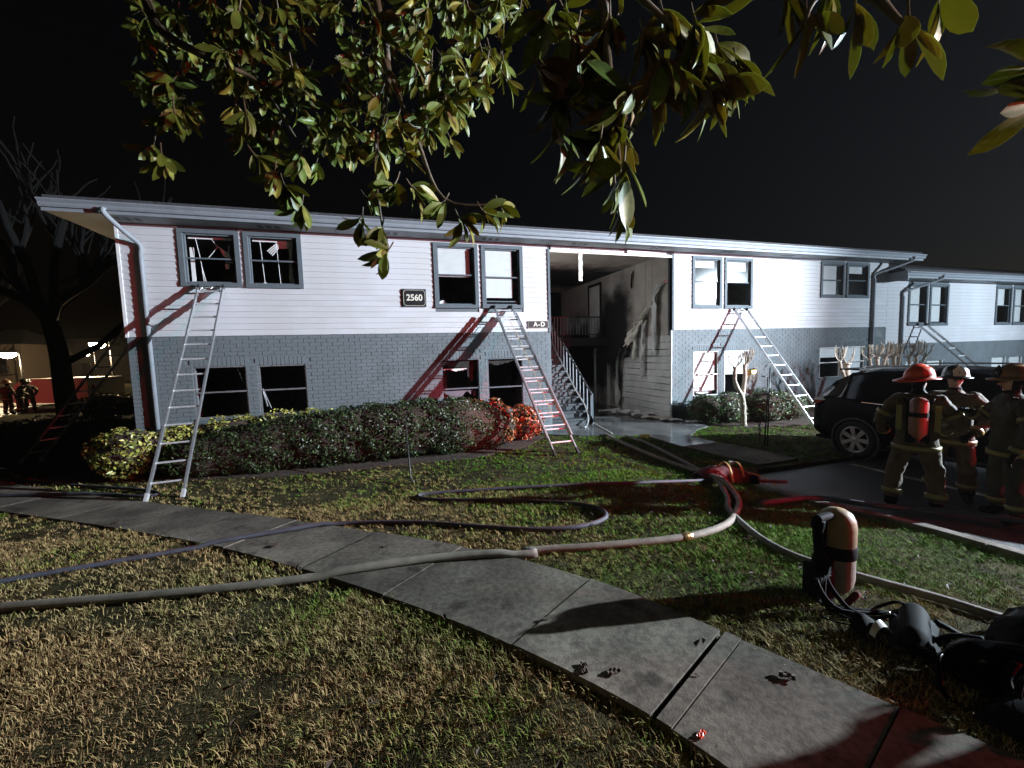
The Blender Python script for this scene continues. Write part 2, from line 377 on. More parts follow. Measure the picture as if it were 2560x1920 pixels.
jw = [c for c in cuts if 1.2 < UP[c].x < 2.2]
cuts = sorted(set(cuts+[c+1 for c in jw]+[(a_+b_)//2 for a_, b_ in zip(cuts, cuts[1:]) if b_-a_ > 5]))
for q in range(len(cuts)-1):
    a, b = cuts[q], cuts[q+1]; vs = []; dz = rnd.uniform(-0.006, 0.008)
    tilt = rnd.uniform(-0.006, 0.006)
    for i in range(a, b+1):
        u = UP[i].copy(); w = LO[i].copy()
        t = (UP[min(i+1, len(UP)-1)]-UP[max(i-1, 0)]).normalized()*(0.016 if i in jw else 0.004)
        if i == a: u += t; w += t
        if i == b: u -= t; w -= t
        for k in range(5):
            p = u.lerp(w, k/4); z = float(gz(p.x, p.y))+0.035+dz+tilt*(i-a)/(b-a)
            vs.append((p.x, p.y, z))
    n = len(vs)//5; m = MB(); top = len(vs)
    fs = [(i*5+k, (i+1)*5+k, (i+1)*5+k+1, i*5+k+1) for i in range(n-1) for k in range(4)]
    vs2 = vs + [(x, y, z-0.1) for x, y, z in vs]
    ring = [i*5 for i in range(n)] + [(n-1)*5+k for k in range(1, 5)] + [i*5+4 for i in range(n-2, -1, -1)] + [k for k in range(3, 0, -1)]
    fs += [(r1, r1+top, r2+top, r2) for r1, r2 in zip(ring, ring[1:]+ring[:1])]
    m.add(vs2, [f[::-1] for f in fs]); m.build('slab', M['concrete'], path_root)
# walk from the breezeway to the lot
PADPOLY = [(3.5, 9.95), (3.9, 9.38), (4.45, 9.03), (5.1, 8.74), (5.9, 8.45), (5.95, 7.1), (6.08, 6.3), (6.2, 5.42), (7.15, 5.42), (7.12, 6.4), (6.95, 7.0), (6.85, 7.9), (7.3, 8.3), (8.1, 8.7), (8.2, 9.95)]
wr = structure(bpy.data.objects.new('breezeway_walk', None)); COL.objects.link(wr); wr.location = (6, 8, 0); WM['breezeway_walk'] = Matrix.Translation((6, 8, 0))
def slabpoly(poly, z, mat, parent, name='slab', th=0.1):
    n = len(poly); m = MB()
    m.add([(x, y, z) for x, y in poly]+[(x, y, z-th) for x, y in poly], [tuple(range(n))]+[(i+n, (i+1) % n+n, (i+1) % n, i) for i in range(n)])
    return m.build(name, mat, parent)
slabpoly([(8.2, 9.95), (3.5, 9.95), (3.9, 9.38), (4.45, 9.03), (5.1, 8.74), (5.9, 8.45), (7.42, 8.37), (8.1, 8.7)], 0.072, M['wetconcrete'], wr)
slabpoly([(7.41, 8.36), (5.905, 8.44), (5.95, 7.1), (6.90, 7.12), (6.85, 7.9)], 0.070, M['wetconcrete'], wr)
slabpoly([(6.905, 7.11), (5.955, 7.09), (6.08, 6.3), (7.11, 6.32)], 0.073, M['concrete'], wr)
slabpoly([(7.115, 6.31), (6.085, 6.29), (6.2, 5.46), (7.15, 5.46)], 0.075, M['concrete'], wr)
# mulch beds along the wall
BED = [(-6.3, 9.98), (-6.2, 9.2), (-4.7, 8.9), (-2.2, 8.15), (1.5, 8.0), (2.9, 8.5), (3.6, 9.3), (3.5, 9.98)]
BED2 = [(8.25, 9.98), (8.15, 9.0), (8.9, 8.2), (11, 7.7), (16, 7.7), (26, 7.8), (26, 9.98)]
BED3 = [(-12.5, 15.5), (-12.5, 14.2), (-8.7, 11.45), (-6.5, 9.75), (-5.2, 10.02), (-5.2, 15.5)]
for i, bd in enumerate((BED, BED2, BED3)):
    structure(slabpoly(bd[::-1], 0.058 if i < 2 else 0.05, M['mulch'], None, 'mulch_bed', 0.5 if i == 2 else 0.06))

# ------------------------------------------------------------------ grass: uncountable blades, one object
def make_grass():
    def scatter(n, x0, x1, y0, y1, h0, h1, w, seedv, nb=9, rad=0.022):
        rs = np.random.RandomState(seedv); nt_ = n//nb
        TX = rs.uniform(x0, x1, nt_); TY = rs.uniform(y0, y1, nt_); TH = rs.uniform(h0, h1, nt_)
        X = np.repeat(TX, nb); Y = np.repeat(TY, nb); H = np.repeat(TH, nb)*rs.uniform(0.55, 1.15, nt_*nb)
        a_ = rs.uniform(0, 2*np.pi, nt_*nb); r_ = rad*np.sqrt(rs.rand(nt_*nb))*(H/h1+0.3)
        X = X+np.cos(a_)*r_; Y = Y+np.sin(a_)*r_; TID = np.repeat(rs.rand(nt_), nb)
        keep = ~(inpoly(LOT, X, Y) | inpoly(PATHIN, X, Y) | inpoly(PADPOLY, X, Y) | inpoly(BED, X, Y) | inpoly(BED2, X, Y) | inpoly(BED3, X, Y)) & ~((Y > 9.9) & (X > -5.2)) & ~(np.hypot(X, Y) < 0.6)
        keep &= (X*fwd.x+Y*fwd.y) > 0.3   # only in front of the photographer
        bare = np.sin(X*3.1+2*np.sin(Y*2.3))*np.sin(Y*3.7+1.5*np.sin(X*2.9))+0.5*np.sin(X*9+Y*7)*np.sin(Y*11-X*5)
        keep &= ~((bare > 0.55) & (rs.rand(len(X)) < 0.7))
        n = keep.sum(); return X[keep], Y[keep], H[keep], np.full(n, w), a_[keep], TID[keep]
    parts = [scatter(270000, -3.4, 6.0, 0.2, 3.2, 0.020, 0.060, 0.0032, 1, 8, 0.026),
             scatter(190000, -6.5, 6.0, 2.6, 6.0, 0.025, 0.062, 0.0055, 2, 8, 0.026),
             scatter(120000, -9.0, 8.0, 5.5, 10.2, 0.026, 0.056, 0.008, 3),
             scatter(60000, -26.0, -5.0, 8.0, 30.0, 0.04, 0.10, 0.022, 4, 9, 0.08),
             scatter(90000, -3.4, 6.0, 0.2, 3.6, 0.012, 0.040, 0.0026, 8, 1, 0.0),
             scatter(12000, 5.2, 12.0, 5.3, 8.6, 0.03, 0.06, 0.012, 5)]
    X, Y, H, Wd, AN, TID = [np.concatenate([p[i] for p in parts]) for i in range(6)]
    n = len(X); rs = np.random.RandomState(11)
    # tuft clumping: lean blades with a slow field
    def field(a, b, c): return np.sin(X*a+1.3*np.sin(Y*b+c)+c)*np.sin(Y*a*0.9+1.7*np.sin(X*b-c))
    patch = 0.55*field(0.9, 0.7, 0.4)+0.40*field(2.6, 1.9, 2.1)+0.3*field(6.1, 4.0, 1.0)
    ang = AN+rs.normal(0, 0.6, n); lean = rs.uniform(0.15, 1.3, n)*H
    tuft = 0.6+0.4*np.sin(X*23+3*np.sin(Y*17))*np.sin(Y*21+2*np.sin(X*19)); H = H*(0.75+0.35*tuft)
    Z = gz(X, Y)-0.006
    dx = np.cos(ang); dy = np.sin(ang); px_ = -dy*Wd*0.5; py_ = dx*Wd*0.5
    v = np.zeros((n, 5, 3))
    v[:, 0] = np.stack([X-px_, Y-py_, Z], 1); v[:, 1] = np.stack([X+px_, Y+py_, Z], 1)
    mx_, my_ = X+dx*lean*0.35, Y+dy*lean*0.35
    v[:, 2] = np.stack([mx_+px_*.8, my_+py_*.8, Z+H*0.6], 1); v[:, 3] = np.stack([mx_-px_*.8, my_-py_*.8, Z+H*0.6], 1)
    v[:, 4] = np.stack([X+dx*lean, Y+dy*lean, Z+H*(1-0.25*rs.rand(n))], 1)
    me = bpy.data.meshes.new('grass'); b = np.arange(n)*5
    me.vertices.add(n*5); me.vertices.foreach_set('co', v.ravel())
    loops = np.stack([b, b+1, b+2, b+3, b+3, b+2, b+4], 1).ravel()
    me.loops.add(n*7); me.loops.foreach_set('vertex_index', loops)
    me.polygons.add(n*2); st_ = np.stack([np.arange(n)*7, np.arange(n)*7+4], 1).ravel()
    me.polygons.foreach_set('loop_start', st_); me.update(calc_edges=True)
    straw = np.array([0.36, 0.255, 0.115]); green = np.array([0.105, 0.205, 0.022]); brown = np.array([0.12, 0.075, 0.035])
    # greener towards the kerb and around the path, drier on the near left
    bias = -0.30 - 0.22*(1-sm(2.6, 3.8, Y))*(1-sm(0.6, 1.8, X)) + 0.6*sm(3.3, 4.4, X) + 0.75*sm(0.3, 3.0, X)*sm(1.2, 2.6, Y) + 0.40*sm(5.8, 7.4, Y)*sm(-1, 1.5, X) + 0.30*sm(3.0, 4.2, Y)*sm(-0.2, 1.6, X)
    pg = np.clip(0.5+patch*0.8+bias*1.25+(TID-0.5)*0.9+rs.normal(0, 0.10, n), 0, 1)[:, None]
    c = straw*(1-pg)+green*pg
    bsel = ((TID*7 % 1) < 0.22-0.16*sm(3.0, 4.2, X))[:, None]; c = np.where(bsel, brown, c)*rs.uniform(0.6, 1.25, n)[:, None]
    col = np.ones((n, 5, 4)); col[:, :, :3] = c[:, None, :]
    at = me.color_attributes.new('tint', 'FLOAT_COLOR', 'POINT'); at.data.foreach_set('color', col.ravel())
    me.materials.append(M['grass'])
    o = link(bpy.data.objects.new('grass', me)); o['kind'] = 'stuff'; o['label'] = 'patchy straw and green lawn grass around the footpath'; o['category'] = 'grass'
make_grass()
# dead leaves littering the lawn, far too small and many to count
lm = MB(); lr = random.Random(5)
for k in range(420):
    x = lr.uniform(-4, 5.2); y = lr.uniform(0.9, 8.2)
    if inpoly(LOT, [x], [y])[0] or (inpoly(PATHPOLY, [x], [y])[0] and lr.random() < 0.8) or inpoly(PADPOLY, [x], [y])[0]: continue
    a = lr.uniform(0, 6.28); s_ = lr.uniform(0.018, 0.04); z = float(gz(x, y))+(0.045 if inpoly(PATHPOLY, [x], [y])[0] else lr.uniform(0.03, 0.05)); d = Vector((math.cos(a), math.sin(a), lr.uniform(-.2, .3)))*s_; e = Vector((-math.sin(a), math.cos(a), lr.uniform(-.3, .3)))*s_*0.45; c = Vector((x, y, z))
    lm.add([c-d, c+e+Vector((0, 0, s_*0.25)), c+d, c-e+Vector((0, 0, s_*0.2))], [(0, 1, 2), (0, 2, 3)])
o = lm.build('leaf_litter', M['deadleaf']); o['kind'] = 'stuff'; o['label'] = 'small brown leaf crumbs scattered over the lawn'; o['category'] = 'leaf litter'

# ================================================================== APARTMENT BUILDING
FY = 10.0
SID0, SIDT, EX0, EX1 = 2.73, 4.96, -5.05, 17.13
bld = thing('apartment_building', 'two storey apartment building with white siding over grey brick and burnt breezeway', 'building', (6.0, 10.0, 0))
nbr = thing('apartment_building', 'lower neighbouring apartment wing with white siding beyond the corner downpipe', 'building', (22.0, 10.0, 0))
OPEN = (4.13, 7.97)
UPW = [(-4.04, -2.95, 3.75, 4.92), (-2.87, -1.76, 3.74, 4.92), (1.11, 2.20, 3.33, 4.90), (2.29, 3.38, 3.33, 4.90), (8.68, 9.77, 3.35, 4.89), (9.87, 10.96, 3.35, 4.89), (13.86, 14.96, 3.73, 4.91), (15.05, 16.15, 3.73, 4.92)]
LOW = [(-3.99, -3.01, 0.98, 2.08), (-2.79, -1.84, 0.98, 2.07), (1.20, 2.14, 0.72, 2.07), (2.37, 3.31, 0.70, 2.06), (8.76, 9.70, 0.70, 2.06), (9.93, 10.89, 0.68, 2.05), (13.95, 14.91, 1.02, 2.05), (15.15, 16.12, 1.02, 2.06)]
NUP = [(18.25, 19.33, 2.76, 4.31), (19.44, 20.53, 2.75, 4.31), (23.50, 24.58, 2.74, 4.31), (24.69, 25.76, 2.73, 4.31)]
NLO = [(18.3, 19.25, 0.3, 1.47), (19.5, 20.45, 0.3, 1.46), (23.55, 24.5, 0.3, 1.47), (24.72, 25.65, 0.3, 1.45)]
def wall_with_holes(m, x0, x1, z0, z1, holes, y0, y1):
    xs_ = sorted({x0, x1, *[h for q in holes for h in q[:2] if x0 < h < x1]}); zs_ = sorted({z0, z1, *[h for q in holes for h in q[2:4] if z0 < h < z1]})
    for a, b in zip(xs_, xs_[1:]):
        for c, d in zip(zs_, zs_[1:]):
            cx, cz = (a+b)/2, (c+d)/2
            if any(h[0] < cx < h[1] and h[2] < cz < h[3] for h in holes): continue
            m.box(a, b, y0, y1, c, d)
inset = lambda q, d: (q[0]+d, q[1]-d, q[2]+d, q[3]-d)
UH = [inset(q, 0.075) for q in UPW]
m = MB()
wall_with_holes(m, EX0, OPEN[0], 0, 5.0, UH[:4]+LOW[:4], FY+0.004, FY+0.16)
wall_with_holes(m, OPEN[1], EX1, 0, 5.0, UH[4:]+LOW[4:], FY+0.004, FY+0.16)
m.box(OPEN[0], OPEN[1], FY+0.03, FY+0.16, 4.86, 5.0)
m.build('wall', M['mortar'], bld)
NH = [inset(q, 0.07) for q in NUP]
m = MB(); wall_with_holes(m, EX1+0.002, 34, -0.3, 4.4, NH+NLO, FY+0.004, FY+0.16); m.build('wall', M['mortar'], nbr)
# side and back walls, floors, roof
m = MB(); m.box(EX0, EX0+0.15, FY+0.17, 20, 0, 5.0); m.box(EX1-0.15, EX1, FY+0.17, 20, 0, 5.0); m.box(EX0, EX1, 20.01, 20.16, 0, 5.0); m.build('side_wall', M['brick'], bld)
m = MB(); m.box(EX0+.16, OPEN[0]-0.03, 13.6, 13.7, 0, 5.0); m.box(OPEN[1]+0.20, EX1-.16, 13.6, 13.7, 0, 5.0)
for x in (-0.6, 12.1): m.box(x, x+0.1, FY+0.17, 13.59, 0.0, 5.0)
m.build('room_partition', M['room'], bld)
m = MB(); m.box(EX0+.16, OPEN[0]-0.03, FY+0.17, 13.59, 2.42, 2.62); m.box(OPEN[1]+.2, EX1-.16, FY+0.17, 13.59, 2.42, 2.62); m.build('floor_slab', M['room'], bld)
m = MB(); m.box(EX0+.01, EX1-.01, FY+0.165, 19.99, 5.004, 5.06); m.build('ceiling_deck', M['room'], bld)
m = MB(); m.box(EX1+.3, 34, 13.5, 13.6, -0.3, 4.4); m.box(EX1+.3, 34, FY+.17, 13.49, 1.85, 2.05); m.box(EX1+.3, 34, FY+.17, 13.49, 4.36, 4.40); m.build('room_partition', M['room'], nbr)
def gable_roof(m, x0, x1, ye, z, pitch=0.30, th=0.12, yr=15.0):
    zr = z+(yr-ye)*pitch; yb = 2*yr-ye
    P = [(ye, z), (yr, zr), (yb, z)]
    vs = [(x, y, zz+dz) for x in (x0, x1) for (y, zz) in P for dz in (0, th)]
    m.add(vs, [(0, 2, 8, 6), (2, 4, 10, 8), (1, 7, 9, 3), (3, 9, 11, 5), (0, 6, 7, 1), (4, 5, 11, 10), (0, 1, 3, 2), (2, 3, 5, 4), (6, 8, 9, 7), (8, 10, 11, 9)])
m = MB(); gable_roof(m, -5.80, 17.92, 9.46, 5.13); m.build('roof', M['shingle'], bld)
m = MB(); gable_roof(m, 17.08, 34, 9.46, 4.56); m.build('roof', M['shingle'], nbr)
m = MB()
for x in (EX0+0.05, EX1-0.05): m.add([(x, FY+0.2, 5.0), (x, 20, 5.0), (x, 15, 6.7)], [(0, 1, 2)])
m.build('gable_panel', M['siding'], bld)
# rake trim under the end of the roof
m = MB(); m.bar((-5.72, 9.62, 5.155), (-5.72, 15, 6.76), 0.12, 0.03); m.bar((-5.10, 9.72, 5.13), (-5.10, 15, 6.72), 0.06, 0.12); m.build('rake_trim', M['gutter'], bld)
# soffit panels (with vents), fascia, gutter
def eave(par, x0, x1, zs, ye, nvent, x_first):
    x = x0
    while x < x1-0.05:
        xe = min(x+2.4, x1)
        s = MB().box(x+0.006, xe-0.006, ye+0.02, FY-0.02, zs, zs+0.02).build('soffit_panel', M['soffit'], par)
        vx = x+0.9
        if xe-x > 1.6:
            v = MB()
            for k in range(3): v.box(vx+k*0.16, vx+k*0.16+0.10, ye+0.18, ye+0.36, zs-0.004, zs-0.001)
            v.build('vent', M['dark'], s)
        x = xe
    m = MB(); m.box(x0, x1, ye-0.02, ye+0.015, zs-0.01, zs+0.16); m.build('fascia', M['gutter'], par)
    # K-style gutter profile swept along the eave
    prof = [(ye-0.022, zs+0.05), (ye-0.07, zs+0.05), (ye-0.09, zs+0.09), (ye-0.085, zs+0.12), (ye-0.125, zs+0.165), (ye-0.125, zs+0.185), (ye-0.115, zs+0.185), (ye-0.115, zs+0.17), (ye-0.022, zs+0.10)]
    n = len(prof); vs = [(xx, y, z) for xx in (x0, x1) for y, z in prof]
    m = MB(); m.add(vs, [(k, (k+1) % n, n+(k+1) % n, n+k) for k in range(n)]+[tuple(range(n))[::-1], tuple(range(n, 2*n))]); m.build('gutter', M['gutter'], par)
eave(bld, -5.82, 17.95, 4.975, 9.46, 5, 0)
eave(nbr, 17.10, 34, 4.385, 9.46, 5, 0)
MB().box(17.05, 17.085, 9.36, FY-0.03, 4.29, 4.60).build('eave_end_panel', M['gutter'], nbr)
MB().box(EX0-0.75, EX0-0.01, 9.48, FY+3, 4.978, 4.995).build('soffit_return', M['soffit'], bld)
# siding planks: every course a wedge board, broken at windows
def plank_mesh(L, h=0.127):
    vs = []
    for x in (0, L):
        vs += [(x, -0.022, 0.0), (x, -0.018, -0.004), (x, 0.0, -0.004), (x, -0.002, h), (x, -0.007, h)]
    n = 5; return MB().add(vs, [(k, (k+1) % n, n+(k+1) % n, n+k) for k in range(n)]+[tuple(range(n))[::-1], tuple(range(n, 2*n))])
def side_up(par, x0, x1, z0, z1, holes, step=0.127, y=FY):
    z = z0; row = 0
    while z < z1-0.02:
        h = min(step, z1-z)
        blk = sorted((q[0], q[1]) for q in holes if q[2] < z+h-0.02 and q[3] > z+0.02)
        segs = []; x = x0
        for a, b in blk:
            if a > x: segs.append((x, a))
            x = max(x, b)
        if x < x1: segs.append((x, x1))
        for a, b in segs:
            if b-a > 4.2:
                c = a+(b-a)*rnd.uniform(0.3, 0.7); lst = [(a, c-0.001), (c+0.001, b)]
            else: lst = [(a, b)]
            for a2, b2 in lst:
                o = plank_mesh(b2-a2, h).build('siding_plank', M['siding'], par); o.location = (a2, y, z)
        z += step; row += 1
side_up(bld, EX0+0.02, OPEN[0]-0.06, SID0, SIDT, UPW[:4])
side_up(bld, OPEN[1]+0.06, EX1-0.002, SID0, SIDT, UPW[4:])
side_up(nbr, EX1+0.004, 30, 2.11, 4.37, NUP)
MB().box(EX0-0.015, EX0+0.035, FY-0.03, FY+0.05, SID0-0.01, SIDT).build('corner_post', M['white'], bld)
# bricks: running bond with soldier courses over the lower windows
BL, BH, J = 0.2375, 0.0836, 0.010
brick_me = MB().box(0, BL-J, -0.009, 0.004, 0, BH-J).mesh('brick', M['brick'])
soldier_me = MB().box(0, 0.0836-J, -0.009, 0.004, 0, 0.20-J).mesh('soldier_brick', M['brick'])
half = {}
spots = []
def brick_spans(x0, x1, zt, zb, holes, sold):
    z = zt-BH; r = 0
    while z > zb-BH:
        x = x0 - (BL/2 if r % 2 else 0)
        while x < x1:
            a = max(x, x0); b = min(x+BL, x1); skip = False
            for h in holes:
                if h[2] < z+BH*0.6 and h[3] > z+BH*0.3:
                    if h[0] <= a+0.02 and h[1] >= b-0.02: skip = True
                    elif a < h[0] < b: b = h[0]
                    elif a < h[1] < b: a = h[1]
            for h in sold:
                if h[2] < z+BH*0.5 < h[3] and h[0]-0.01 < (a+b)/2 < h[1]+0.01: skip = True
            if not skip and b-a > 0.03: spots.append((a, z, b-a, 0))
            x += BL
        z -= BH; r += 1
    for h in sold:
        x = h[0]
        while x < h[1]-0.05: spots.append((x, h[2], 0, 1)); x += 0.0836
sold = [(q[0]-0.04, q[1]+0.04, q[3]+0.005, q[3]+0.205) for q in LOW]
brick_spans(EX0, OPEN[0]-0.02, SID0-0.006, 0.0, LOW[:4], sold[:4])
brick_spans(OPEN[1]+0.02, EX1, SID0-0.006, 0.0, LOW[4:], sold[4:])
spots = [s for s in spots if not (s[1] < 0.85 and s[0] < 4.0)] + [s for s in spots if s[1] < 0.85 and s[0] < 4.0]
rest = MB()
for i, (x, z, wd, kind) in enumerate(sorted(spots, key=lambda s: (s[1] < 0.95, s[0]))):
    if i < 300:
        if kind: me_ = soldier_me
        elif abs(wd-BL) < 0.004: me_ = brick_me
        else:
            k = round(wd, 2)
            if k not in half: half[k] = MB().box(0, max(0.02, wd-J), -0.009, 0.004, 0, BH-J).mesh('cut_brick', M['brick'])
            me_ = half[k]
        o = link(bpy.data.objects.new('brick', me_), bld); o.location = (x, FY-rnd.uniform(0, 0.003), z)
    else:
        d = rnd.uniform(0, 0.003)
        if kind: rest.box(x, x+0.0836-J, FY-0.009-d, FY+0.004-d, z, z+0.19)
        else: rest.box(x, x+wd-J, FY-0.009-d, FY+0.004-d, z, z+BH-J)
o = rest.build('brickwork', M['brick'], bld); o['kind'] = 'stuff'
nrest = MB(); z = 2.10-BH; r = 0
while z > -0.2:
    x = EX1+0.01-(BL/2 if r % 2 else 0)
    while x < 27:
        a = max(x, EX1+0.01); b = x+BL
        if not any(q[0]-0.05 < (a+b)/2 < q[1]+0.05 and q[2] < z+0.04 < q[3] for q in NLO): nrest.box(a, b-J, FY-0.009, FY+0.004, z, z+BH-J)
        x += BL
    z -= BH; r += 1
o = nrest.build('brickwork', M['brick'], nbr); o['kind'] = 'stuff'

# windows
def blind(par, x0, x1, z0, z1, y, pitch=0.028, sag=0.0, mat='blind', broken=False):
    m = MB(); z = z1-0.02; k = 0; n = max(1, (z1-z0)/pitch)
    m.box(x0, x1, y-0.02, y+0.02, z1-0.03, z1)
    while z > z0:
        s = sag*math.sin(k*0.9)*(k/n); t = 0.004
        if broken and rnd.random() < 0.12: s += rnd.uniform(-0.06, 0.02)
        m.add([(x0, y-t, z-0.014), (x1, y-t, z-0.014+s), (x1, y+t, z+0.013+s), (x0, y+t, z+0.013)], [(0, 1, 2, 3)])
        m.add([(x0, y-t+0.001, z-0.014), (x1, y-t+0.001, z-0.014+s), (x1, y+t+0.001, z+0.013+s), (x0, y+t+0.001, z+0.013)], [(3, 2, 1, 0)])
        z -= pitch; k += 1
    return m.build('blind', M[mat], par)
def window(par, q, kind, glass=(1, 1), shade=None, trimw=0.085, rail=0.5, raised=0.0, railmat='trim'):
    x0, x1, z0, z1 = q; t = trimw
    m = MB()
    if kind == 'up':
        y0, y1 = FY-0.045, FY+0.05
        m.box(x0, x1, y0, y1, z1-t, z1); m.box(x0, x1, y0-0.012, y1, z0, z0+t); m.box(x0, x0+t, y0, y1, z0+t, z1-t); m.box(x1-t, x1, y0, y1, z0+t, z1-t)
        w = m.build('window', M['trim'], par); x0 += t; x1 -= t; z0 += t; z1 -= t; yg = FY+0.025; s = 0.028; fm = railmat
    else:
        y0 = FY+0.03
        m.box(x0, x1, FY-0.035, FY+0.10, z0-0.05, z0)
        w = m.build('window', M['brick'], par); yg = FY+0.025; s = 0.026; fm = railmat
    f = MB(); f.box(x0, x1, yg-0.02, yg+0.03, z1-s, z1); f.box(x0, x1, yg-0.02, yg+0.03, z0, z0+s); f.box(x0, x0+s, yg-0.02, yg+0.03, z0+s, z1-s); f.box(x1-s, x1, yg-0.02, yg+0.03, z0+s, z1-s)
    f.build('frame', M[fm], w)
    zr = z0+(z1-z0)*rail
    MB().box(x0+s, x1-s, yg-0.024, yg+0.024, zr-0.016, zr+0.016).build('sash_rail', M[fm], w)
    if glass[0]: MB().box(x0+s, x1-s, yg-0.004, yg, zr+0.017, z1-s).build('pane', M['glass'], w)
    if glass[1]:
        zb = z0+s+raised
        MB().box(x0+s, x1-s, yg+0.012, yg+0.016, zb, zr-0.017+raised*0.3).build('pane', M['glass'], w)
        if raised: MB().box(x0+s, x1-s, yg+0.005, yg+0.03, zb-0.03, zb).build('sash_rail', M[fm], w)
    if shade:
        for (f0, f1, side) in shade: blind(w, x0+0.03, x1-side, z0+(z1-z0)*f0, z0+(z1-z0)*f1, yg+0.055, mat='blind')
    return w
Wn = []
for i, q in enumerate(UPW):
    opt = [dict(glass=(0, 0)), dict(glass=(0, 0)), dict(glass=(1, 0), shade=[(0.50, 0.98, 0.10)], rail=0.52), dict(glass=(1, 1), shade=[(0.14, 1.0, 0.17)], rail=0.50, raised=0.08),
           dict(glass=(1, 1), shade=[(0.84, 1.0, 0.1)], rail=0.52, raised=0.0), dict(glass=(1, 0), shade=[(0.80, 1.0, 0.08)], rail=0.52),
           dict(shade=[(0.03, 1.0, 0.16)]), dict(shade=[(0.74, 1.0, 0.10)])][i]
    Wn.append(window(bld, q, 'up', **opt))
Lw = []
for i, q in enumerate(LOW):
    opt = [dict(glass=(0, 0), railmat='alu'), dict(glass=(0, 0), railmat='alu'), dict(glass=(0, 0), rail=0.45), dict(glass=(0, 0), rail=0.45),
           dict(shade=[(0.10, 1.0, 0.05)], railmat='white', rail=0.48), dict(glass=(1, 1), shade=[(0.50, 1.0, 0.03)], railmat='white', rail=0.48),
           dict(shade=[(0.66, 1.0, 0.08)], railmat='white'), dict(shade=[(0.0, 1.0, 0.03)], railmat='white')][i]
    Lw.append(window(bld, q, 'low', **opt))
for i, q in enumerate(NUP): window(nbr, q, 'up', shade=[(0.04 if i in (0, 1, 3) else 0.5, 1.0, 0.2)], railmat='trim')
for i, q in enumerate(NLO): window(nbr, q, 'low', shade=[(0.0, 1.0, 0.03)], railmat='white')
# broken blinds, cords and curtain in the two smashed upper windows
w = Wn[0]; m = MB()
m.box(-3.93, -3.15, FY+0.16, FY+0.19, 4.77, 4.81); m.build('headrail', M['blind'], w)
m = MB(); m.box(-3.93, -3.86, FY+0.2, FY+0.22, 3.85, 4.6); m.build('curtain', M['blind'], w)
m = MB()
for a, b in (((-3.79, 4.77), (-3.73, 4.35)), ((-3.73, 4.35), (-3.70, 3.85)), ((-3.72, 4.2), (-3.66, 3.86)), ((-3.50, 4.76), (-3.40, 4.62)), ((-3.40, 4.62), (-3.60, 4.36)), ((-3.40, 4.62), (-3.30, 4.55))):
    m.tube([(a[0], FY+0.15, a[1]), (b[0], FY+0.15, b[1])], 0.006, 5)
m.build('blind_cord', M['white'], w)
m = MB()
for k in range(5): m.bar((-3.36+k*0.012, FY+0.15, 4.57-k*0.03), (-3.20+k*0.01, FY+0.17, 4.47-k*0.035), 0.004, 0.028)
m.bar((-3.19, FY+0.15, 4.66), (-3.23, FY+0.15, 4.34), 0.01, 0.018); m.bar((-3.27, FY+0.14, 4.31), (-3.12, FY+0.14, 4.28), 0.006, 0.02); m.box(-3.28, -3.21, FY+0.13, FY+0.14, 4.16, 4.27)
m.build('blind_slat', M['blind'], w)
w = Wn[1]; m = MB(); m.box(-2.75, -1.98, FY+0.16, FY+0.19, 4.77, 4.81); m.build('headrail', M['blind'], w)
m = MB()
for k in range(4): m.bar((-2.47+k*0.03, FY+0.15, 4.57-k*0.03), (-2.28+k*0.02, FY+0.15, 4.74-k*0.02), 0.004, 0.022)
m.build('blind_slat', M['blind'], w)
MB().box(-2.30, -2.0, FY+0.17, FY+0.175, 4.64, 4.77).build('blind', M['blind'], w)
m = MB()
for x, zb in ((-2.58, 3.88), (-2.27, 3.86)): m.tube([(x-0.02, FY+0.15, 4.77), (x+0.02, FY+0.15, zb)], 0.005, 5)
m.box(-2.58, -2.53, FY+0.14, FY+0.16, 3.85, 3.89); m.build('blind_cord', M['white'], w)
gridc = []
for i in range(14):
    t = i/13; row = []
    for k in range(9):
        u = k/8; wv = 0.10*(1-0.5*math.sin(math.pi*min(1, t*1.1)))
        cx_ = -2.00+0.03*math.sin(t*4)-0.06*math.sin(math.pi*t)
        row.append((cx_+(u-0.5)*wv*2*(0.4+0.8*t*(1.1-t)), FY+0.17+0.02*math.sin(u*18), 4.76-t*0.90+0.04*math.sin(u*9)))
    gridc.append(row)
MB().sheet(gridc).build('curtain', M['blind'], w, True)
# charred blind remains and shards in the lower smashed windows
def ragged(par, x0, x1, ztop, zfun, y, mat, name='shard', n=16):
    m = MB(); a = []; b = []
    for k in range(n+1):
        x = x0+(x1-x0)*k/n; a.append((x, y, ztop)); b.append((x, y+0.004, zfun(k/n)+rnd.uniform(-0.02, 0.02)))
    vs = a+b; m.add(vs, [(k, n+1+k, n+2+k, k+1) for k in range(n)]); return m.build(name, M[mat], par)
ragged(Lw[2], 1.25, 2.09, 2.03, lambda u: 1.93-0.08*math.sin(u*3), FY+0.12, 'char')
ragged(Lw[2], 1.25, 1.86, 1.83, lambda u: 1.79+0.02*math.sin(u*8), FY+0.13, 'sootplank')
ragged(Lw[2], 1.86, 2.10, 2.02, lambda u: 1.65-0.35*u, FY+0.125, 'char')
ragged(Lw[2], 1.25, 2.09, 1.27, lambda u: 1.24-0.16*abs(math.sin(u*4.5)), FY+0.11, 'trim')
ragged(Lw[2], 1.25, 2.09, 1.02, lambda u: 0.97+0.03*math.sin(u*9), FY+0.11, 'sootplank')
ragged(Lw[3], 2.42, 3.27, 2.03, lambda u: 1.94-0.05*math.sin(u*5), FY+0.12, 'char')
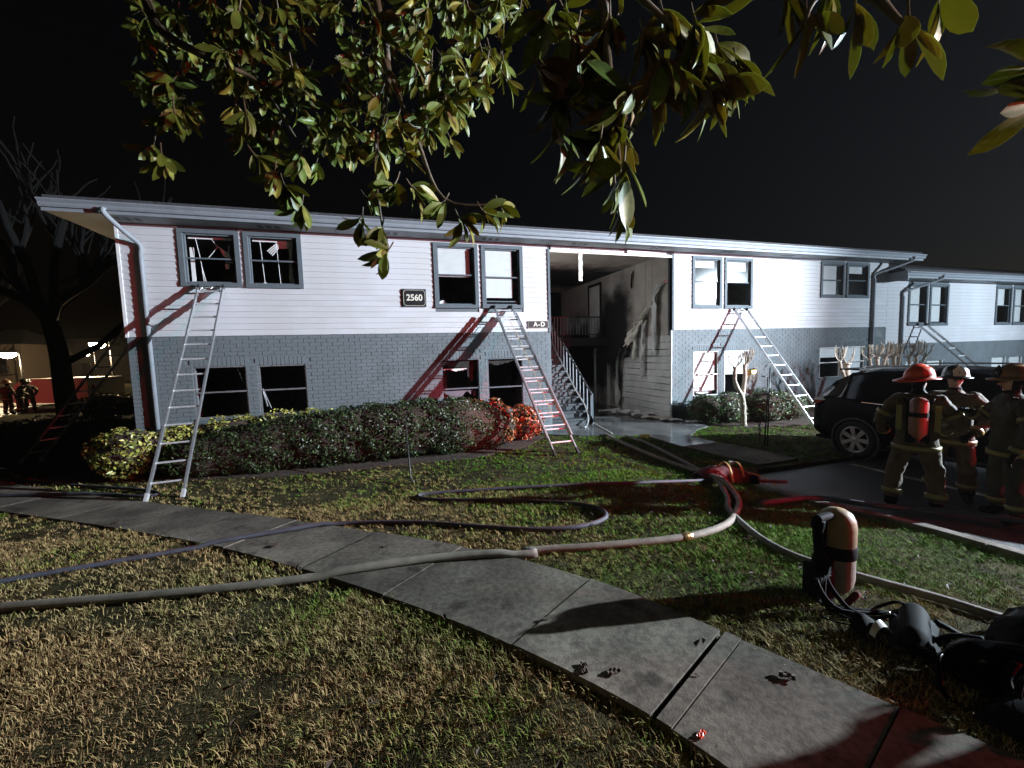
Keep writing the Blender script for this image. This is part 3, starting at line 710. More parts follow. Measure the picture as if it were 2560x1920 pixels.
m = MB(); m.bar((-2.72, FY+0.05, 1.50), (-2.58, FY-0.02, 1.12), 0.02, 0.012); m.bar((-2.73, FY+0.04, 1.55), (-2.66, FY, 1.16), 0.012, 0.03); m.build('bent_frame', M['alu'], Lw[1])
m = MB(); m.tube([(-3.25, FY+0.2, 2.05), (-3.16, FY+0.2, 1.75)], 0.006, 5); m.tube([(-3.10, FY+0.2, 1.4), (-3.04, FY+0.2, 1.28)], 0.006, 5); m.build('blind_cord', M['white'], Lw[0])
# loose curtain / insulation lying on the third upper window sill
g2 = [[(1.19+0.24*i/8, FY+0.05+0.02*j, 3.42+0.10*math.sin(math.pi*i/8)*(0.5+0.5*math.cos(j))+rnd.uniform(0, .015)) for i in range(9)] for j in range(5)]
MB().sheet(g2).build('curtain', M['blind'], Wn[2], True)
for i in range(9):
    pass
g3 = [[(8.80+0.85*u/10, FY+0.19, 0.80+0.65*t/8-0.10*u/10+0.02*math.sin(t*5+u)) for u in range(11)] for t in range(9)]
MB().sheet(g3).build('blind', M['blind'], Lw[4], True)

# downpipes
def downpipe(par, xe, xw, zt, zb):
    pts = smooth_path([(xe, 9.36, zt), (xe, 9.38, zt-0.10), (xe*0.45+xw*0.55, 9.68, zt-0.33), (xw, FY-0.07, zt-0.50), (xw, FY-0.07, zt-0.7)], 4)+[Vector((xw, FY-0.07, zb))]
    MB().tube(pts, 0.045, 8).build('downpipe', M['gutter'], par, True)
downpipe(bld, -4.88, -4.66, 5.05, 0.15); downpipe(bld, 17.3, 16.36, 5.05, 0.15); downpipe(nbr, 18.9, 17.9, 4.47, 0.15)
# flat dark triangle on the brick beside the neighbour wing
MB().add([(16.62, FY-0.012, 2.38), (17.05, FY-0.012, 2.36), (16.66, FY-0.012, 2.66)], [(0, 1, 2)]).build('dark_triangle', M['dark'], bld)

# ------------------------------------------------------------------ breezeway
BX0, BX1 = OPEN
m = MB(); m.box(BX0-0.06, BX0, FY-0.04, FY+0.10, SID0-0.02, 4.87); m.box(BX1, BX1+0.06, FY-0.04, FY+0.10, SID0-0.02, 4.87); m.build('opening_trim', M['trim'], bld)
m = MB(); m.box(BX1-0.012, BX1+0.02, FY-0.006, FY+0.02, 0.05, SID0); m.build('corner_trim', M['white'], bld)
MB().box(BX1, BX1+0.18, FY+0.17, 18, 0, 5.1).build('breezeway_wall', M['sootwall'], bld)
MB().box(BX0-0.02, BX0-0.001, FY+0.17, 18, 0, 5.1).build('breezeway_wall', M['sootwall'], bld)
MB().box(BX0, BX1, 17.9, 18.0, 0, 5.1).build('breezeway_wall', M['char'], bld)
MB().box(BX0, BX1, FY+0.17, 18, 4.985, 5.0).build('breezeway_ceiling', M['sootceil'], bld)
MB().box(BX0, BX1, FY-0.04, 18, 0.0, 0.068).build('breezeway_floor', M['wetconcrete'], bld)
# header over the opening: peeled planks and a hanging strip
z = 4.80
m = MB(); m.box(BX0+0.01, BX1-0.01, FY-0.03, FY+0.02, 4.80, 4.86); m.build('header_trim', M['letter'], bld)
x = BX0+0.05
while x < BX1-0.3:
    wdt = 0.30; MB().box(x, x+wdt-0.012, FY-0.016, FY+0.012, 4.865, 4.958).build('siding_plank', M['siding'], bld); x += wdt
m = MB(); m.bar((6.45, FY-0.06, 4.905), (7.72, FY-0.045, 4.855), 0.02, 0.09); m.build('header_trim', M['white'], bld)
m = MB(); pts = [(5.02, FY-0.045, 4.84-0.07*i+0.0) for i in range(12)]
vs = []
for i, p in enumerate(pts):
    o_ = 0.012*math.sin(i*1.7); vs += [(p[0]-0.055+o_*0.4, p[1]+o_, p[2]), (p[0]+0.055+o_*0.4, p[1]-o_, p[2]), (p[0]+0.055, p[1]+0.02-o_, p[2]), (p[0]-0.055, p[1]+0.02+o_, p[2])]
fs = [(i*4+k, i*4+(k+1) % 4, i*4+4+(k+1) % 4, i*4+4+k) for i in range(11) for k in range(4)]+[(3, 2, 1, 0), (44, 45, 46, 47)]
m.add(vs, fs).build('hanging_strip', M['letter'], bld)
# vertical battens and door on the scorched right wall
for y, z0_, z1_ in ((10.9, 2.6, 4.95), (11.25, 2.9, 4.9), (11.9, 2.7, 4.9), (12.6, 2.7, 4.95), (13.3, 2.7, 4.95)): MB().box(BX1-0.012, BX1-0.001, y, y+0.03, z0_, z1_).build('batten', M['sootwall'], bld)
d_ = MB().box(BX1-0.03, BX1-0.001, 14.15, 15.0, 2.66, 4.72).build('door', M['sootplank'], bld)
m = MB(); m.box(BX1-0.05, BX1-0.002, 14.05, 14.14, 2.66, 4.8); m.box(BX1-0.05, BX1-0.002, 15.01, 15.1, 2.66, 4.8); m.box(BX1-0.05, BX1-0.002, 14.05, 15.1, 4.73, 4.82); m.build('door_frame', M['char'], d_)
d_ = MB().box(BX1-0.03, BX1-0.001, 13.6, 14.5, 0.07, 2.15).build('door', M['sootwall'], bld)
m = MB(); m.box(BX1-0.07, BX1-0.002, 13.48, 13.59, 0.07, 2.25); m.box(BX1-0.07, BX1-0.002, 14.51, 14.6, 0.07, 2.25); m.build('door_frame', M['sootplank'], d_)
# lower lap boards, buckled, on the right wall
MB().box(BX1-0.004, BX1-0.001, FY+0.171, 12.4, 0.07, 2.3).build('backing', M['char'], bld)
z = 0.07; k = 0
while z < 2.55:
    ye = 12.55+rnd.uniform(-0.12, 0.1) - (0.25*(z-1.6) if z > 1.6 else 0); n = 10
    vs = []
    for i in range(n+1):
        y = FY+0.03+(ye-FY-0.03)*i/n; o_ = 0.012*math.sin(i*0.8+k)*(i/n); b_ = 0.034+rnd.uniform(0, 0.016)*(i/n)
        vs += [(BX1-b_-max(o_, -0.01), y, z+0.01*math.sin(i*0.6+k*1.3)*(i/n)), (BX1-0.010, y, z+0.193+0.008*math.sin(i*0.9+k))]
    MB().add(vs, [(i*2, i*2+1, i*2+3, i*2+2) for i in range(n)]).build('wall_board', M['sootplank'], bld)
    z += 0.21; k += 1
# melted cladding sheets hanging off the wall
def ribbon(path, width, mat, name, par=bld, curl=0.06, wdir=(0, 1, 0)):
    P = smooth_path(path, 5); g = []; wd = Vector(wdir)
    for i, p in enumerate(P):
        t = i/(len(P)-1); wv = width(t) if callable(width) else width; row = []
        for k in range(7):
            u = k/6-0.5; row.append(p+wd*(u*wv*(1+0.35*math.sin(i*1.7+k)))+Vector((-curl*abs(math.sin(math.pi*(u+0.5)*1.5+t*4))-0.03*math.sin(t*23+k*1.9)-rnd.uniform(0, 0.02), rnd.uniform(-.012, .012), 0.05*math.sin(k*2.0+t*7)+rnd.uniform(-.02, .02))))
        g.append(row)
    o = MB().sheet(g).build(name, M[mat], par, True)
    sd = o.modifiers.new('thick', 'SOLIDIFY'); sd.thickness = 0.006
    return o
X_ = BX1-0.05
ribbon([(X_, 10.25, 4.15), (X_-.04, 10.55, 3.85), (X_-.06, 10.62, 3.2), (X_-.05, 10.60, 2.5), (X_-.08, 10.66, 1.95)], lambda t: 0.30-0.18*t, 'white', 'melted_sheet', curl=0.08)
ribbon([(X_, 10.75, 3.55), (X_-.06, 11.1, 3.25), (X_-.10, 11.45, 2.95), (X_-.12, 11.75, 2.6), (X_-.12, 11.95, 2.3)], lambda t: 0.12+0.34*math.sin(math.pi*min(1, t*0.9)), 'letter', 'melted_sheet', curl=0.12)
ribbon([(X_, 11.15, 3.1), (X_-.05, 11.18, 2.5), (X_-.07, 11.2, 1.9), (X_-.05, 11.22, 1.25)], lambda t: 0.16-0.05*t, 'sootplank', 'melted_sheet', curl=0.09)
ribbon([(X_-.05, 11.55, 2.75), (X_-.08, 11.62, 2.3), (X_-.06, 11.66, 1.85)], lambda t: 0.20-0.10*t, 'letter', 'melted_sheet', curl=0.08)
ribbon([(X_-.05, 11.95, 2.4), (X_-.07, 12.08, 2.1), (X_-.05, 12.15, 1.9)], lambda t: 0.22-0.05*t, 'char', 'melted_sheet', curl=0.08)
ribbon([(X_+.01, 11.85, 4.75), (X_-.02, 11.9, 4.5), (X_-.01, 11.9, 4.25)], 0.05, 'char', 'melted_sheet', curl=0.03)
ribbon([(X_+.02, 12.65, 2.2), (X_-.05, 12.7, 1.6), (X_-.06, 12.72, 0.9), (X_-.03, 12.7, 0.08)], lambda t: 0.10+0.12*t, 'sootplank', 'melted_sheet', curl=0.1)
# upper landing with railing
MB().box(BX0+0.001, BX1-0.001, 13.45, 17.99, 2.42, 2.66).build('landing', M['char'], bld)
MB().box(5.55, 7.95, 13.41, 13.445, 2.36, 2.64).build('landing_fascia', M['sootplank'], bld)
rl = MB(); rl.box(5.55, 7.62, 13.50, 13.54, 3.40, 3.44); rl.box(5.55, 7.62, 13.50, 13.54, 2.76, 2.79)
rl = rl.build('railing', M['black'], bld)
for x in np.arange(5.6, 7.65, 0.125): MB().box(x, x+0.018, 13.51, 13.528, 2.79, 3.40).build('baluster', M['gutter'], rl)
MB().box(7.58, 7.62, 13.49, 13.53, 2.66, 3.55).build('post', M['black'], rl)
# staircase rising into the breezeway
sc_ = MB(); NS = 14; RS, RUN, SY = 2.60/14, 0.235, 10.30
SX0, SX1 = BX0+0.03, 5.46
sc_.bar((SX1+0.02, SY-0.05, 0.10), (SX1+0.02, SY+NS*RUN, 2.62), 0.04, 0.24); sc_.bar((SX0+0.02, SY-0.05, 0.10), (SX0+0.02, SY+NS*RUN, 2.62), 0.04, 0.24)
stair = sc_.build('staircase', M['black'], bld)
for i in range(NS):
    z = 0.068+(i+1)*RS; y = SY+i*RUN
    MB().box(SX0+0.05, SX1-0.002, y-0.02, y+RUN+0.01, z-0.05, z).build('step', M['stairgrey'], stair)
    MB().box(SX0+0.05, SX1-0.003, y+0.02, y+0.04, z-RS+0.001, z-0.051).build('riser', M['stairgrey'], stair)
sl = (NS*RS)/(NS*RUN)
for i in range(NS*2-1):
    y = SY+0.02+i*RUN*0.98
    if y > SY+NS*RUN-0.1: break
    zb = 0.20+(y-SY)*sl
    MB().box(SX1+0.006, SX1+0.030, y, y+0.022, zb, zb+0.78).build('baluster', M['gutter'], stair)
m = MB(); m.bar((SX1+0.02, SY-0.02, 0.92+0.0), (SX1+0.02, SY+NS*RUN, 0.92+NS*RS), 0.04, 0.04); m.build('handrail', M['dark'], stair)
MB().box(SX1, SX1+0.04, SY-0.06, SY-0.02, 0.068, 0.96).build('newel_post', M['trim'], stair)

# signs
def text_obj(body, size, loc, mat, parent, ext=0.004, space=1.0, sx=1.0):
    c = bpy.data.curves.new('lettering', 'FONT'); c.body = body; c.size = size; c.extrude = ext; c.align_x = 'CENTER'; c.align_y = 'CENTER'; c.space_character = space; c.offset = size*0.022
    tmp = bpy.data.objects.new('tmp', c); COL.objects.link(tmp)
    dg = bpy.context.evaluated_depsgraph_get(); me_ = bpy.data.meshes.new_from_object(tmp.evaluated_get(dg))
    bpy.data.objects.remove(tmp); me_.materials.clear(); me_.materials.append(mat)
    mt = Matrix.Translation(loc) @ Matrix.Rotation(R(90), 4, 'X') @ Matrix.Diagonal((sx, 1, 1, 1)); me_.transform(mt)
    o = bpy.data.objects.new('lettering', me_); return link(o, parent)
sg = thing('address_sign', 'black house number sign reading 2560 on the white siding', 'sign', (0.62, 9.96, 3.35))
MB().box(0.35, 0.89, FY-0.05, FY-0.024, 3.36, 3.77).build('board', M['black'], sg)
m = MB(); a0, a1, c0, c1, cc = 0.372, 0.868, 3.382, 3.748, 0.045
loop = [(a0+cc, c0), (a1-cc, c0), (a1, c0+cc), (a1, c1-cc), (a1-cc, c1), (a0+cc, c1), (a0, c1-cc), (a0, c0+cc)]
for p, q in zip(loop, loop[1:]+loop[:1]): m.bar((p[0], FY-0.053, p[1]), (q[0], FY-0.053, q[1]), 0.007, 0.007, (0, 1, 0))
m.build('border', M['letter'], sg)
text_obj('2560', 0.205, (0.62, FY-0.055, 3.565), M['letter'], sg, sx=0.92)
m = MB(); m.box(0.343, 0.897, FY-0.046, FY-0.028, 3.352, 3.778); m.build('edge', M['trim'], sg)
sg = thing('unit_sign', 'small black sign reading A-D beside the breezeway opening', 'sign', (3.77, 9.96, 2.82))
MB().box(3.50, 4.045, FY-0.05, FY-0.024, 2.82, 3.0).build('board', M['black'], sg)
MB().box(3.492, 4.053, FY-0.046, FY-0.028, 2.812, 3.008).build('edge', M['letter'], sg)
text_obj('A-D', 0.165, (3.79, FY-0.055, 2.91), M['letter'], sg, space=1.2)
pl = thing('wall_lamp', 'small glowing orange wall lamp beside the lower window behind the pruned tree', 'lamp', (10.95, 9.95, 1.3))
m = MB(); m.lathe([(0.001, 0), (0.05, 0.02), (0.065, 0.07), (0.05, 0.13), (0.001, 0.15)], (10.99, FY-0.10, 1.30), 12); m.build('globe', M['lampglow2'], pl, True)
m = MB(); m.box(10.96, 11.02, FY-0.06, FY-0.01, 1.32, 1.40); m.lathe([(0.07, 0.12), (0.05, 0.17), (0.0, 0.19)], (10.99, FY-0.10, 1.30), 12); m.build('bracket', M['black'], pl)
lamp('wall_lamp_bulb', 'POINT', (10.99, FY-0.20, 1.36), 3, (1.0, 0.55, 0.18), radius=0.05)

# ================================================================== LADDERS
def section(root, A0, B0, A1, B1, n, rail=(0.028, 0.07), mat='alu', first=0.3, rungr=0.017, off=Vector((0, 0, 0)), twin=False):
    A0, B0, A1, B1 = [Vector(p)+off for p in (A0, B0, A1, B1)]
    up_ = (A1-A0).cross(B0-A0).normalized()
    for a, b in ((A0, A1), (B0, B1)):
        m = MB(); m.bar(a, b, rail[0], rail[1], up_)
        m.build('rail', M[mat], root)
    L = (A1-A0).length
    for k in range(n):
        t = (first+k*(L-first-0.12)/(n-1))/L
        p, q = A0.lerp(A1, t), B0.lerp(B1, t)
        MB().tube([p, q], rungr, 8).build('rung', M['rungmetal'], root)
        if twin: pass
    return A0, B0, A1, B1
def roof_hooks(root, A1, B1, d):
    for p in (A1, B1):
        q = p.lerp((A1+B1)/2, 0.2); c = (A1+B1)/2
        pts = smooth_path([q-d*0.10, q-d*0.02+(c-q)*0.25, q+d*0.0+(c-q)*0.7, q-d*0.05+(c-q)*0.95], 4)
        MB().tube(pts, 0.012, 6).build('folded_hook', M['chrome'], root, True)
def ladder(label, A0, B0, A1, B1, n, hooks=False, fly=False, mat='alu', rail=(0.028, 0.07)):
    A0, B0, A1, B1 = [Vector(p) for p in (A0, B0, A1, B1)]
    root = thing('fire_ladder', label, 'ladder', (A0+B0)/2, 0, 'ladders raised against the building')
    section(root, A0, B0, A1, B1, n, rail, mat)
    d = (A1-A0).normalized()
    for p in (A0, B0): MB().bar(p-d*0.0, p+d*0.14, rail[0]+0.012, rail[1]+0.008, (A1-A0).cross(B0-A0)).build('foot', M['dark'] if fly else M['rungmetal'], root)
    for p in (A1, B1): MB().bar(p-d*0.05, p+d*0.03, rail[0]+0.006, rail[1]+0.006, (A1-A0).cross(B0-A0)).build('rail_tip', M['dark'], root)
    if hooks: roof_hooks(root, A1, B1, d)
    if fly:
        w = (B0-A0).normalized(); nn = (A1-A0).cross(B0-A0).normalized(); nn = nn if nn.y < 0 else -nn
        L = (A1-A0).length
        f0, f1 = 0.10, 0.93
        section(root, A0.lerp(A1, f0)-w*0.045, B0.lerp(B1, f0)+w*0.0-w*0.0, A0.lerp(A1, f1)-w*0.045, B0.lerp(B1, f1), n-2, (0.034, 0.075), 'alu', 0.25, 0.016, nn*0.075)
        c = (A0+B0)/2; t = (A1+B1)/2
        MB().tube(smooth_path([c.lerp(t, 0.88)+nn*0.05, c.lerp(t, 0.7)+nn*0.14-Vector((0, 0, .05)), c.lerp(t, 0.45)+nn*0.12, c.lerp(t, 0.2)+nn*0.12], 5), 0.006, 5).build('halyard', M['webbing'], root)
    return root
ladder('aluminium ladder with folded hooks under the smashed upper window nearest the corner downpipe', (-3.73, 7.41, 0.05), (-3.27, 7.46, 0.05), (-3.72, 9.90, 3.74), (-3.28, 9.90, 3.74), 13, hooks=True)
ladder('two section extension ladder with red lit rungs beside the breezeway stairs', (3.14, 7.49, 0.05), (3.66, 7.48, 0.05), (2.58, 9.92, 3.36), (3.03, 9.92, 3.36), 13, fly=True)
ladder('aluminium ladder with hooks raised to the upper window just past the breezeway', (10.20, 7.35, 0.05), (10.68, 7.35, 0.05), (10.17, 9.90, 3.33), (10.66, 9.90, 3.33), 12, hooks=True)
ladder('distant ladder on the lower neighbouring wing behind the black SUV', (18.72, 7.3, 0.05), (19.18, 7.3, 0.05), (18.72, 9.92, 2.80), (19.18, 9.92, 2.80), 10)
ladder('shadowed ladder leaning on the end wall beyond the building corner', (-7.95, 11.45, 0.03), (-7.70, 11.63, 0.05), (-5.40, 11.42, 3.55), (-5.14, 11.62, 3.55), 13)

# ================================================================== HEDGES AND SHRUBS
def leaf_cloud(n, sampler, size, cols, seedv, inward=0.25):
    rs = np.random.RandomState(seedv)
    P, N = sampler(n, rs); n = len(P)
    a = rs.normal(size=(n, 3)); N = N*0.9+rs.normal(size=(n, 3))*0.55; N /= np.linalg.norm(N, axis=1)[:, None]
    t = np.cross(N, a); t /= np.linalg.norm(t, axis=1)[:, None]+1e-9; b = np.cross(N, t)
    s = size*rs.uniform(0.6, 1.3, n)[:, None]
    v = np.stack([P-t*s, P+b*s*0.45+N*s*0.18, P+t*s, P-b*s*0.45+N*s*0.18], 1)
    me_ = bpy.data.meshes.new('foliage'); me_.vertices.add(n*4); me_.vertices.foreach_set('co', v.ravel())
    k = np.arange(n)*4; loops = np.stack([k, k+1, k+2, k, k+2, k+3], 1).ravel()
    me_.loops.add(n*6); me_.loops.foreach_set('vertex_index', loops); me_.polygons.add(n*2); me_.polygons.foreach_set('loop_start', np.arange(n*2)*3)
    me_.update(calc_edges=True)
    C = np.array(cols); ci = rs.randint(0, len(C), n); c = C[ci]*rs.uniform(0.6, 1.35, n)[:, None]
    col = np.ones((n, 4, 4)); col[:, :, :3] = c[:, None, :]
    at = me_.color_attributes.new('tint', 'FLOAT_COLOR', 'POINT'); at.data.foreach_set('color', col.ravel())
    me_.materials.append(M['leaf']); return me_
def lumpy(P, seedv, amp):
    return amp*(np.sin(P[:, 0]*5.1+seedv)*np.sin(P[:, 1]*4.3+seedv*2)+0.6*np.sin(P[:, 0]*11+P[:, 2]*9+seedv)+0.5*np.sin(P[:, 2]*7+P[:, 1]*8))
def shrub(name, label, cat, blobs, nleaf, size, cols, seedv, group=None, amp=0.05):
    # blobs: (x, y, z, rx, ry, rz)
    cx_ = sum(b[0] for b in blobs)/len(blobs); cy_ = sum(b[1] for b in blobs)/len(blobs)
    root = thing(name, label, cat, (cx_, cy_, 0.05), 0, group)
    B = np.array(blobs, float); vol = B[:, 3]*B[:, 5]+B[:, 4]*B[:, 5]; vol /= vol.sum()
    def sampler(n, rs):
        i = rs.choice(len(B), n, p=vol); d = rs.normal(size=(n, 3)); d /= np.linalg.norm(d, axis=1)[:, None]
        rr = 1.0-np.abs(rs.normal(0, 0.09, n)); P = B[i, :3]+d*B[i, 3:]*rr[:, None]
        N = d/B[i, 3:]; N /= np.linalg.norm(N, axis=1)[:, None]
        P = P+N*(lumpy(P, seedv, amp)[:, None])
        ins = np.zeros(n, bool)
        for j in range(len(B)):
            q = ((P-B[j, :3])/B[j, 3:]); ins |= ((q**2).sum(1) < 0.72) & (i != j)
        gap = np.sin(P[:, 0]*13+seedv)*np.sin(P[:, 1]*15+P[:, 2]*11)+np.sin(P[:, 2]*17+P[:, 0]*7) > 0.95
        ok = (~ins) & (P[:, 2] > 0.06) & ~gap; return P[ok], N[ok]
    me_ = leaf_cloud(nleaf, sampler, size, cols, seedv)
    o = link(bpy.data.objects.new('foliage', me_), root); o['kind'] = 'stuff'
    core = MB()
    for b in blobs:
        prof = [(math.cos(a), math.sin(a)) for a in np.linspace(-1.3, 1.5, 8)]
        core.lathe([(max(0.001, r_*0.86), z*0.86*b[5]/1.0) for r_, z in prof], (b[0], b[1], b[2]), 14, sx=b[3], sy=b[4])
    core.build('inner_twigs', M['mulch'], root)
    m = MB()
    for b in blobs:
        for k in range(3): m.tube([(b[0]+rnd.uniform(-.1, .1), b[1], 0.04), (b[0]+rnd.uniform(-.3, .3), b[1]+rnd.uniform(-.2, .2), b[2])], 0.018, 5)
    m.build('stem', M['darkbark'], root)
    return root
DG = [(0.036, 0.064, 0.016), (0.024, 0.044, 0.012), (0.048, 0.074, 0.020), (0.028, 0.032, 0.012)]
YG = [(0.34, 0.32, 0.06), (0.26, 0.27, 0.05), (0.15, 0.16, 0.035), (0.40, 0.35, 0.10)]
MG = [(0.05, 0.085, 0.025), (0.035, 0.06, 0.02), (0.08, 0.12, 0.04)]
RD = [(0.36, 0.075, 0.03), (0.22, 0.06, 0.03), (0.42, 0.13, 0.04), (0.10, 0.07, 0.03)]
shrub('hedge', 'yellow green shrub at the building corner behind the first ladder', 'hedge', [(-4.75, 9.15, 0.52, 0.62, 0.5, 0.50), (-4.05, 9.35, 0.48, 0.55, 0.42, 0.48)], 5200, 0.042, YG, 3, 'hedges along the wall')
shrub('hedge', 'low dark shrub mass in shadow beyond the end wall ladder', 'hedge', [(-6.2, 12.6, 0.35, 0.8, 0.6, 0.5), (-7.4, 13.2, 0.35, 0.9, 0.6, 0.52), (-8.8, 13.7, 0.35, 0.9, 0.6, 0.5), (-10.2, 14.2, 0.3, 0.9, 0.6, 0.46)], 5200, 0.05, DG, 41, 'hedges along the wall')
shrub('hedge', 'low hedge row under the two smashed ground floor windows, its lit top painted as pale leaves', 'hedge', [(-3.2, 9.45, 0.60, 0.7, 0.34, 0.46), (-2.3, 9.48, 0.66, 0.7, 0.34, 0.46), (-1.5, 9.5, 0.66, 0.6, 0.32, 0.44)], 5200, 0.040, YG, 5, 'hedges along the wall')  # light on the hedge top put into the pale leaf colours
big = [(-3.3+0.42*i, 8.78, 0.40+0.22*math.sin(min(1.0, i/9.0)*1.57), 0.85, 0.42+0.2*math.sin(min(1, i/8)*1.57), 0.44+0.22*math.sin(min(1.0, i/9.0)*1.57)) for i in range(12)]+[(1.7, 8.82, 0.56, 0.75, 0.58, 0.58), (2.0, 8.85, 0.50, 0.6, 0.52, 0.52)]
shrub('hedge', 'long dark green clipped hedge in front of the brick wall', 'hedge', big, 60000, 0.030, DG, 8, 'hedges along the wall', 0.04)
shrub('hedge', 'breezeway end of the long dark hedge with red light painted into its leaves', 'hedge', [(2.25, 9.15, 0.62, 0.42, 0.35, 0.50), (1.75, 9.30, 0.72, 0.5, 0.3, 0.40), (2.45, 8.95, 0.52, 0.34, 0.34, 0.42)], 3600, 0.046, RD+[(0.34, 0.17, 0.05)], 9, 'hedges along the wall')  # red light on the hedge end put into the leaf colours
shrub('shrub', 'dull reddish shrub behind the extension ladder foot', 'shrub', [(3.15, 9.30, 0.46, 0.46, 0.36, 0.46)], 1800, 0.050, RD, 12)
shrub('hedge', 'dark green rounded hedge between the breezeway and the pruned tree', 'hedge', [(8.55, 9.25, 0.42, 0.5, 0.5, 0.46), (9.1, 9.05, 0.42, 0.6, 0.5, 0.46)], 5200, 0.036, MG, 14, 'hedges along the wall')
shrub('hedge', 'dark green dome shaped hedge behind the parked SUV bumper', 'hedge', [(10.15, 8.75, 0.45, 0.65, 0.55, 0.50), (10.85, 8.7, 0.42, 0.6, 0.5, 0.46)], 5200, 0.036, MG, 15, 'hedges along the wall')

# small sapling by the tool pole
sp = thing('sapling', 'tiny leafless sapling beside the black hooked pole', 'sapling', (7.7, 6.75, 0.05))
m = MB(); m.tube([(7.7, 6.75, 0.04), (7.7, 6.76, 0.5)], [0.012, 0.008], 5)
for k in range(26):
    a = rnd.uniform(0, 6.28); z = rnd.uniform(0.2, 0.5); l = rnd.uniform(0.12, 0.3)
    m.tube([(7.7, 6.755, z), (7.7+math.cos(a)*l, 6.755+math.sin(a)*l, z+rnd.uniform(0.03, 0.2))], [0.004, 0.002], 4)
m.build('twig', M['darkbark'], sp)

# ================================================================== PRUNED CREPE MYRTLES
def myrtle(label, base, h, seedv, stems):
    r_ = random.Random(seedv); b = Vector(base)
    root = thing('pruned_tree', label, 'tree', b, 0, 'hard pruned trees along the wall')
    tm = MB(); tw = MB()
    for (pts, r0, r1) in stems:
        P = smooth_path([b+Vector(p) for p in pts], 5); n = len(P)
        tm.tube(P, [r0+(r1-r0)*i/(n-1)*1.0+0.006*math.sin(i*1.9) for i in range(n)], 9)
        k = P[-1]; tm.lathe([(0.001, -0.03), (r1*1.35, -0.01), (r1*1.4, 0.02), (0.001, 0.035)], k, 8)
        for q in range(r_.randint(6, 8)):
            a = r_.uniform(0, 6.28); sp_ = r_.uniform(0.10, 0.24); l = r_.uniform(0.32, 0.52)
            e1 = k+Vector((math.cos(a)*sp_, math.sin(a)*sp_*0.8, l*0.45)); e2 = e1+Vector((math.cos(a)*0.03, math.sin(a)*0.03, l*0.5))
            tw.tube(smooth_path([k, e1, e2], 3), [0.014]*4+[0.011]*3, 5)
            for w_ in range(2):
                c = e1.lerp(e2, r_.uniform(0.2, 0.7)); tw.tube([c, c+Vector((r_.uniform(-.09, .09), r_.uniform(-.07, .07), r_.uniform(0.08, 0.16)))], [0.009, 0.006], 4)
    tm.build('trunk', M['bark'], root, True); tw.build('crown', M['bark'], root)
    return root
myrtle('pale forked pruned tree with stubby crown in front of the white lit windows', (8.99, 8.37, 0.04), 1.5, 21,
       [([(0, 0, 0), (-0.02, 0, 0.3), (-0.06, 0, 0.75), (-0.30, 0.02, 1.2), (-0.33, 0, 1.58)], 0.075, 0.045), ([(-0.02, 0, 0.3), (-0.05, 0.02, 0.75), (0.05, 0.05, 1.25), (0.04, 0.05, 1.62)], 0.07, 0.042)])
sm3 = lambda s: [([(0, 0, 0), (0.02*s, 0, 0.8), (-0.05, 0, 1.68)], 0.07, 0.055), ([(0, 0, 0.6), (0.2, 0.05, 1.2), (0.3*s, 0, 1.66)], 0.055, 0.045), ([(0, 0, 0.6), (-0.2, 0.02, 1.2), (-0.36, 0, 1.62)], 0.05, 0.04)]
myrtle('pruned tree with a single thick stump just above the SUV roof rear', (12.5, 8.2, 0.04), 1.5, 22, [([(0, 0, 0), (0.02, 0, 0.9), (0, 0, 1.55)], 0.10, 0.08), ([(0, 0, 1.1), (-0.2, 0, 1.4), (-0.28, 0, 1.62)], 0.05, 0.035)])
myrtle('bushy pruned tree near the far downpipe above the SUV roof', (13.8, 8.2, 0.04), 1.5, 23, sm3(1))
myrtle('pruned tree beside the far downpipe with crossing branches', (14.6, 8.25, 0.04), 1.5, 24, sm3(0.7))
myrtle('thin pruned tree above the firefighters helmets by the neighbouring wing', (15.7, 8.3, 0.04), 1.5, 25, sm3(1.4))

